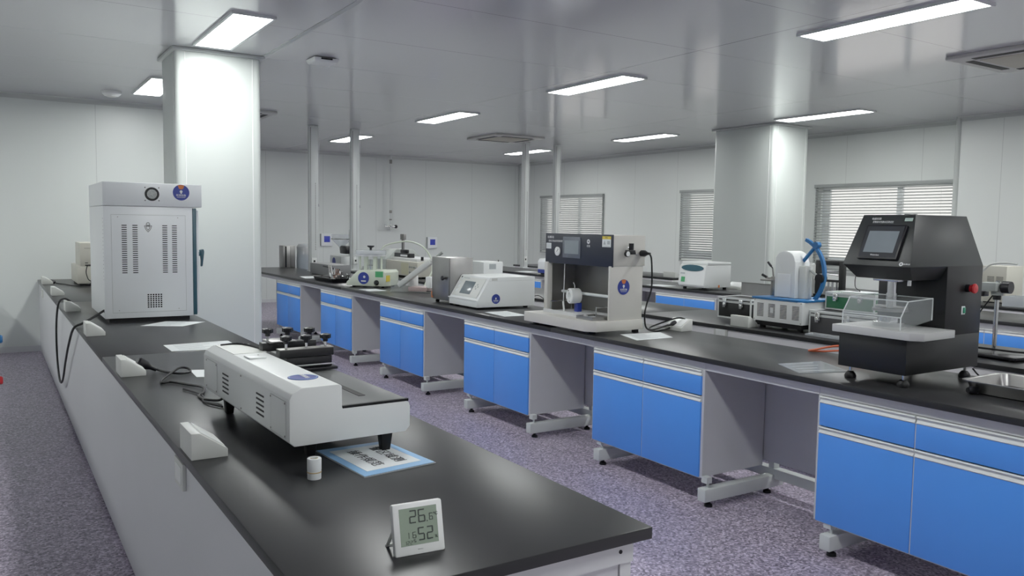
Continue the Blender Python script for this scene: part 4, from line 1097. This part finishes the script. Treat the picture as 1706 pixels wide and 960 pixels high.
MB().box(.075, .165, .215, .275, 0, .0015, T=FACE_Y((0, 0, 0))).build('label', M['printed'], t)
MB().cyl((.23, .05, .298), (.23, .05, .32), .008, seg=10).build('top_pin', M['steeldark'], t)

# ------------------------------------------------------------------ bench C: cases and sprayer
def case(name, label, x, y, w, d, h, panel, trim='alu', z=TOPZ, latches=(.22, .72)):
    # front face towards -X, width along Y (from y to y+w), depth d along X
    t = thing(name, label, 'case', (x, y, z))
    MB().box(.004, d - .004, .004, w - .004, .004, h * .78, .003).build('shell', panel, t)
    MB().box(.004, d - .004, .004, w - .004, h * .80, h - .004, .003).build('lid', panel, t)
    b = MB(); e = .011
    for z0, z1 in ((0, e), (h * .74, h * .79), (h * .8, h * .845), (h - e * 1.6, h)):
        b.box(0, e, 0, w, z0, z1, .002); b.box(d - e, d, 0, w, z0, z1, .002); b.box(e, d - e, 0, e, z0, z1, .002); b.box(e, d - e, w - e, w, z0, z1, .002)
    for yy in (0, w - e):
        for xx in (0, d - e): b.box(xx, xx + e, yy, yy + e, e, h - e, .002)
    b.build('edge_trim', M[trim], t)
    for q in latches:
        b = MB(); yy = w * (1 - q); b.box(-.008, 0, yy - .02, yy + .02, h * .58, h * .92, .002); b.box(-.014, -.008, yy - .013, yy + .013, h * .5, h * .72, .002); b.build('latch', M['chrome'], t)
    return t
case('instrument_case', 'black aluminium-edged case left of the blue-topped sprayer', 5.02, 4.38, .345, .26, .17, M['blackpaint'])
case('instrument_case', 'dark case with clear film, right of the sprayer and under the green case', 4.80, 3.12, .55, .36, .165, mat('dark grey case', (.035, .035, .038), .4), latches=(.13, .55))
sheet('clear plastic film draped at the foot of the dark case', [(4.70, 3.32), (4.79, 3.32), (4.79, 3.62), (4.70, 3.62)], name='plastic_film', m='film', cat='film', th=.012)
case('instrument_case', 'small green silver-edged case stacked on the dark case', 4.96, 3.28, .385, .19, .125, M['casegreen'], z=TOPZ + .165)
sheet('crumpled white leaflet on top of the green case', [(4.98, 3.36), (5.12, 3.34), (5.13, 3.55), (4.98, 3.56)], z=TOPZ + .29, name='leaflet', th=.008)
cable('thin black probe lead curling up on the green case', [(5.06, 3.55, 1.145), (5.06, 3.5, 1.15), (5.06, 3.46, 1.15), (5.06, 3.50, 1.18), (5.06, 3.50, 1.25), (5.06, 3.47, 1.27), (5.06, 3.43, 1.268)], .003, 'probe_lead', 'lead', 'blackplastic', plug=((5.06, 3.47, 1.27), (0, -1, -.1), .7))
t = thing('steel_screen', 'upright folded steel sheet behind the black case', 'steel sheet', (5.32, 4.42, TOPZ))
b = MB(); b.box(0, .003, 0, .33, .0, .275); b.box(-.0, .08, 0, .33, 0, .003); b.box(0, .012, 0, .33, .27, .275); b.build('sheet', M['steel'], t)
def sprayer():
    t = thing('impact_tester', 'white pendulum tester with blue arc arm and blue top plate', 'tester', (4.74, 3.68, TOPZ))
    L, D = .43, .34
    for x, y in ((.05, .05), (.05, .38), (.29, .05), (.29, .38)): MB().cyl((x, y, 0), (x, y, .03), .022, seg=12).build('foot', M['rubber'], t)
    MB().box(.012, D - .01, .012, L - .012, .022, .056).build('plinth', M['rubber'], t)
    MB().box(0, D, 0, L, .055, .213, .003).build('base', M['white'], t)
    MB().prism([(-.008, .05), (.03, -.012), (D, -.012), (D, L + .012), (-.008, L + .012)], .213, .228, 'z', .002).build('top_plate', M['bluearc'], t)
    F = FACE_X((0, L, 0)); b = MB()
    for u_ in (.035, .137, .240, .345):
        b = MB(); slots(b, u_, u_ + .058, .085, .185, 11, .5, F); b.build('louvre', M['dark'], t)
    b = MB(); b.box(.155, .18, .118, .155, .0012, .0022, T=F); b.build('louvre_tag', M['paper'], t)
    screws(t, [(.012, .205), (.012, .065), (.418, .205), (.418, .065)], F, .004)
    # tower
    b = MB()
    k = [(.17, 0.228), (.045, .228)]
    pr = [(.33, .228), (.33, .52)] + [(.245 + .085 * math.cos(a), .495 + .07 * math.sin(a)) for a in [R(x) for x in range(20, 181, 16)]] + [(.155, .49), (.15, .228)]
    pr = [(y, z) for y, z in pr]
    b.prism(pr, .10, .26, 'x', .006)
    tw = b.build('tower', M['white'], t)
    MB().box(.09, .10, .185, .30, .232, .40, .004).build('tower_cover', M['whiteB'], t)
    MB().box(.14, .22, .098, .15, .228, .46, .004).build('tower_fin', M['offwhite'], t)
    # arc: centre (y=.22,z=.41), plane x=.2
    cy_, cz_, r_ = .245, .405, .262
    pts = [(.2, cy_ + r_ * math.sin(a) * -1, cz_ + r_ * math.cos(a)) for a in [R(x) for x in range(22, 158, 8)]]
    arc = MB(); 
    for p, q in zip(pts[:-1], pts[1:]):
        p = Vector(p); q = Vector(q); n1 = Vector((0, p.y - cy_, p.z - cz_)).normalized() * .011; n2 = Vector((0, q.y - cy_, q.z - cz_)).normalized() * .011; xx = Vector((.012, 0, 0))
        arc.hexa([p - n1 - xx, p + n1 - xx, q + n2 - xx, q - n2 - xx, p - n1 + xx, p + n1 + xx, q + n2 + xx, q - n2 + xx])
    arc.build('scale_arc', M['bluearc'], t)
    ax = (.2, .19, .465)
    b = MB(); b.cyl(ax, (.2, .05, .62), .013, seg=12); b.cyl((.18, .055, .612), (.22, .055, .612), .023, seg=14); b.build('raised_arm', M['bluearc'], t)
    b = MB(); b.cyl((.19, .14, .455), (.19, .03, .388), .005, seg=8); b.cyl((.21, .14, .455), (.21, .03, .388), .005, seg=8); b.build('pendulum_rod', M['grime'], t)
    MB().cyl((.175, .01, .378), (.225, .01, .378), .034, seg=20).build('pendulum_weight', M['blackplastic'], t)
    # toggle clamp on the left
    b = MB(); b.box(.16, .185, .395, .415, .228, .37, .003); b.box(.13, .2, .39, .49, .335, .348, .003); b.cyl((.17, 0.400, .37), (.17, 0.410, .43), .006, seg=8); b.tube([(.17, 0.410, .36), (.17, 0.450, .355), (.17, 0.480, .37)], .006)
    cl = b.build('toggle_clamp', M['steeldark'], t)
    b = MB(); b.cyl((.17, 0.410, .43), (.17, 0.445, .465), .005, seg=8); b.cyl((.17, 0.425, .445), (.17, 0.455, .475), .009, seg=10); b.cyl((.17, 0.460, .36), (.17, 0.505, .378), .010, seg=10)
    b.build('clamp_grip', M['blackplastic'], cl)
sprayer()
power_box(4.655, 4.08, 'white power box in front of the black case', 1, .17)
# retort stand
t = retort_root = thing('retort_stand', 'chrome retort stand with clamp on a black base at the right edge', 'stand', (4.92, 2.48, TOPZ))
b = MB(); b.prism([(-.16, -.20), (.04, -.22), (.16, 0), (.1, .14), (-.06, .16), (-.14, .1)], .01, .028, 'z', .004); b.build('base', M['blackplastic'], t)
b = MB()
for x, y in ((-.12, -.16), (.02, -.18), (-.08, .1), (.1, .1)): b.cyl((x, y, 0), (x, y, .012), .014, seg=10)
b.build('foot', M['rubber'], t)
MB().cyl((0, 0, .026), (0, 0, .44), .012, seg=14).build('rod', M['chrome'], t)
b = MB(); b.box(-.025, .025, -.025, .025, .355, .395, .005); b.box(-.06, .02, -.02, .07, .38, .43, .006); b.cyl((0, .05, .40), (0, .13, .385), .008, seg=10); b.build('clamp', M['grime'], t)
b = MB(); b.cyl((0, -.03, .405), (0, -.075, .405), .035, seg=18); b.cyl((0, 0, .33), (0, 0, .36), .022, seg=14); b.box(-.03, .03, .06, .16, .345, .375, .005); b.build('clamp_knob', M['blackplastic'], t)
b = MB(); b.tube([(-.0, .15, .44), (0, .10, .48), (0, .05, .53), (0, -.03, .545), (0, -.1, .54)], .006); b.build('tubing', M['offwhite'], t)
cable('black tubing looped over the retort stand base', [(4.80, 2.60, .856), (4.80, 2.57, .90), (4.84, 2.50, .90), (4.9, 2.36, .893), (4.98, 2.24, .89), (5.02, 2.15, .87), (4.98, 2.08, .86), (4.9, 2.1, .856), (4.85, 2.18, .856)], .006, 'tubing', 'tubing', parent=retort_root)
cable('beige cable lying at the far edge of the middle bench behind the pan', [(4.10, 2.09, .86), (4.12, 2.0, .858), (4.11, 1.9, .858), (4.1, 1.78, .858), (4.12, 1.62, .858)], .008, 'cable', 'cable', 'cream')
cable('black cord hanging from the retort clamp', [(4.92, 2.50, 1.21), (4.90, 2.55, 1.12), (4.88, 2.60, 1.02), (4.84, 2.66, .90), (4.8, 2.74, .856)], .004, parent=retort_root)

# ------------------------------------------------------------------ bench D and E things
def centrifuge():
    t = thing('centrifuge', 'white benchtop centrifuge with dark oval display on the third bench', 'centrifuge', (6.98, 6.8, TOPZ))
    for x, y in ((.06, .05), (.06, .36), (.4, .05), (.4, .36)): MB().cyl((x, y, 0), (x, y, .03), .022, seg=12).build('foot', M['rubber'], t)
    MB().prism([(.015, .03), (0, .06), (.03, .28), (.05, .295), (.45, .295), (.45, .03)], 0, .42, 'y', .008).build('body', M['white'], t)
    MB().box(.06, .45, .0, .42, .297, .325, .006).build('lid', M['white'], t)
    b = MB(); T = FR((.022, .42, .22), (0, -1, 0), (.03, 0, .22)); n = 20
    b.prism([(.215 + .18 * math.cos(2 * math.pi * i / n) * (1 if abs(math.cos(2 * math.pi * i / n)) < .95 else 1), .035 + .038 * math.sin(2 * math.pi * i / n)) for i in range(n)], .003, .008, 'z', T=T)
    b.build('display', M['teal'], t)
    MB().box(.05, .11, -.135, -.075, .002, .006, T=T).build('green_sticker', M['green'], t)
    b = MB(); b.box(.03, .1, -.04, -.025, .002, .006, T=T); b.build('name_mark', M['printed'], t)
    MB().box(.24, .265, -.002, 0, .03, .06).build('side_vent', M['orange'], t)
    MB().box(.06, .45, -.001, 0, .293, .296).build('lid_seam', M['grime'], t)
centrifuge()
power_box(7.66, 6.98, 'white power box right behind the centrifuge', -1, .22)
power_box(8.45, 8.8, 'white power box at the bench edge right of the slate-fronted tester', 1, .25)
t = thing('blue_base_machine', 'white machine with navy base behind the third service pole', 'instrument', (6.99, 9.6, TOPZ))
MB().box(.0, .5, 0, .62, .02, .075, .006).build('base', M['navy'], t)
MB().prism([(0, .075), (.0, .19), (.03, .235), (.5, .24), (.5, .075)], .0, .62, 'y', .008).build('hood', M['whiteB'], t)
MB().box(.03, .47, .03, .58, 0, .02).build('foot_pad', M['rubber'], t)
t = thing('white_machine', 'white machine with sloped side and blue sticker behind the pendulum tester', 'instrument', (7.34, 5.84, TOPZ))
MB().prism([(0, .01), (.0, .36), (.36, .36), (.40, .30), (.40, .01)], .0, .20, 'y', .006).build('body', M['white'], t)
MB().hexa([(0, -.12, .01), (.4, -.12, .01), (.4, 0, .01), (0, 0, .01), (.0, -.03, .34), (.4, -.03, .34), (.4, 0, .34), (0, 0, .34)], .005).build('sloped_side', M['offwhite'], t)
MB().box(.02, .38, -.1, .18, 0, .012).build('foot_pad', M['rubber'], t)
S = FR((-.001, .0, .27), (0, -1, 0), (0, 0, 1))
MB().cyl((-.03, 0, 0), (-.03, 0, .002), .038, seg=24, T=S).build('sticker', M['navy'], t)
MB().box(.0, .055, -.20, -.15, 0, .004, T=FR((.0, .0, .27), (0, -1, 0), (0, 0, 1))).build('display', M['dark'], t)
t = thing('black_stand', 'black rectangular frame stand on the bench behind the green case', 'frame', (7.60, 5.39, TOPZ))
b = MB(); b.box(-.03, .03, 0, .05, .02, .40, .004); b.box(-.03, .03, .29, .34, .02, .40, .004); b.box(-.03, .03, .05, .29, .35, .40, .004); b.box(-.02, .02, .05, .29, .17, .195, .003); b.box(-.06, .06, -.01, .35, .008, .035, .004)
b.build('frame', M['blackpaint'], t)
b = MB()
for y in (.09, .14, .19, .24): b.cyl((0, y, .03), (0, y, .17), .012, seg=12)
b.build('spindle', M['chrome'], t)
b = MB(); b.cyl((0, .07, .29), (0, .28, .27), .008, seg=8); b.cyl((0, .07, .245), (0, .28, .25), .006, seg=8); b.build('guide_rod', M['chrome'], t)
b = MB(); b.cyl((0, .03, 0), (0, .03, .01), .03, seg=12); b.cyl((0, .31, 0), (0, .31, .01), .03, seg=12); b.build('foot', M['rubber'], t)
t = thing('cream_cabinet', 'cream upright instrument with rear sockets behind the retort stand', 'instrument', (8.73, 4.32, TOPZ))
MB().box(0, .34, 0, .25, .01, .38, .004).build('body', M['cream'], t)
MB().box(.02, .32, .02, .23, 0, .012).build('foot_pad', M['rubber'], t)
F = FACE_X((0, .25, 0)); b = MB()
for u_ in (.06, .15): slots(b, u_, u_ + .07, .215, .275, 5, .45, F)
b.build('vent', M['dark'], t)
MB().box(.12, .21, .10, .19, 0, .02, .004, T=F).build('connector', M['blackplastic'], t)
t = thing('steel_dish', 'shallow steel dish with tools on the bench at the far right edge', 'dish', (7.25, 3.12, TOPZ))
pan(None, .13, .22, .03, .002).build('dish_body', M['steel'], t)
for k, (x, y, a) in enumerate(((7.22, 3.2, .3), (7.27, 3.12, -.2))):
    tt = thing('clamp_tool', ('silver' if k else 'black') + '-handled tool lying in the shallow steel dish', 'tool', (x, y, TOPZ + .0055), a)
    MB().box(-.015, .015, -.08, .08, .001, .018, .004).build('handle', M['chrome'] if k else M['blackplastic'], tt)
    MB().box(-.006, .006, .08, .13, .004, .012, .002).build('blade', M['chrome'], tt)
t = thing('wire_probe', 'black wire probe curling in from the right edge above the windows bench', 'probe', (8.7, 3.98, TOPZ))
b = MB(); b.tube([(0, 0, .0), (0, 0, .1), (0, -.06, .2), (0, -.15, .24), (0, -.22, .23)], .005); b.lathe([(0, 0), (.05, 0), (.05, .012), (0, .015)], (0, 0, 0), seg=16); b.build('probe_body', M['blackplastic'], t)
t = thing('glass_dish', 'clear rectangular dish on the window-side bench right of the retort stand', 'dish', (8.55, 4.06, TOPZ))
b = MB(); b.box(-.12, .12, -.14, .14, 0, .004); b.box(-.12, -.116, -.14, .14, .004, .10); b.box(.116, .12, -.14, .14, .004, .1); b.box(-.116, .116, -.14, -.136, .004, .1); b.box(-.116, .116, .136, .14, .004, .1); b.build('dish_body', M['film'], t)

# ------------------------------------------------------------------ back wall things
def controller(x, z, label):
    t = thing('wall_controller', label, 'wall controller', (x, 16.1, z))
    MB().box(-.115, .115, -.05, 0, -.125, .125, .008).build('housing', M['whiteB'], t)
    MB().box(-.06, .065, -.053, -.05, -.05, .075, .001).build('display', M['screenblue'], t)
    MB().box(-.125, -.115, -.045, 0, -.12, .12).build('side_shade', M['grime'], t)
controller(5.80, 1.235, 'white wall controller with blue screen beside the leftmost pole')
controller(8.19, 1.18, 'white wall controller with blue screen left of the far wall corner')
t = thing('drop_pipe', 'slim chrome drop pipe with a tap hanging on the back wall', 'pipe', (7.15, 15.95, 1.47))
MB().cyl((0, 0, .07), (0, 0, 1.53), .018, seg=12).build('pipe', M['alu'], t)
for z0, z1 in ((1.36, 1.44), (.33, .39), (.18, .21)): MB().cyl((0, 0, z0), (0, 0, z1), .028, seg=12).build('joint', M['steeldark'], t)
b = MB(); b.cyl((-.12, -.0, .05), (.12, 0, .05), .022, seg=12); b.cyl((-.12, 0, .02), (-.12, 0, .1), .02, seg=10); b.cyl((0, 0, -.02), (0, 0, .09), .026, seg=12); b.cyl((.0, -.08, .06), (0, .13, .06), .016, seg=10); b.build('tap', M['chrome'], t)
MB().sphere((.12, 0, .05), .04).build('tap_handle', M['blackplastic'], t)

# ------------------------------------------------------------------ world and view
w = bpy.data.worlds.new('world'); scene.world = w; w.use_nodes = True
bg = w.node_tree.nodes['Background']; bg.inputs[0].default_value = (1.0, .985, .94, 1); bg.inputs[1].default_value = .85
scene.view_settings.view_transform = 'Standard'
scene.view_settings.look = 'None'
scene.view_settings.exposure = 0.36
scene.view_settings.gamma = 1.2
scene.cycles.max_bounces = 8
scene.cycles.diffuse_bounces = 5
scene.cycles.transparent_max_bounces = 16
scene.cycles.sample_clamp_indirect = 6
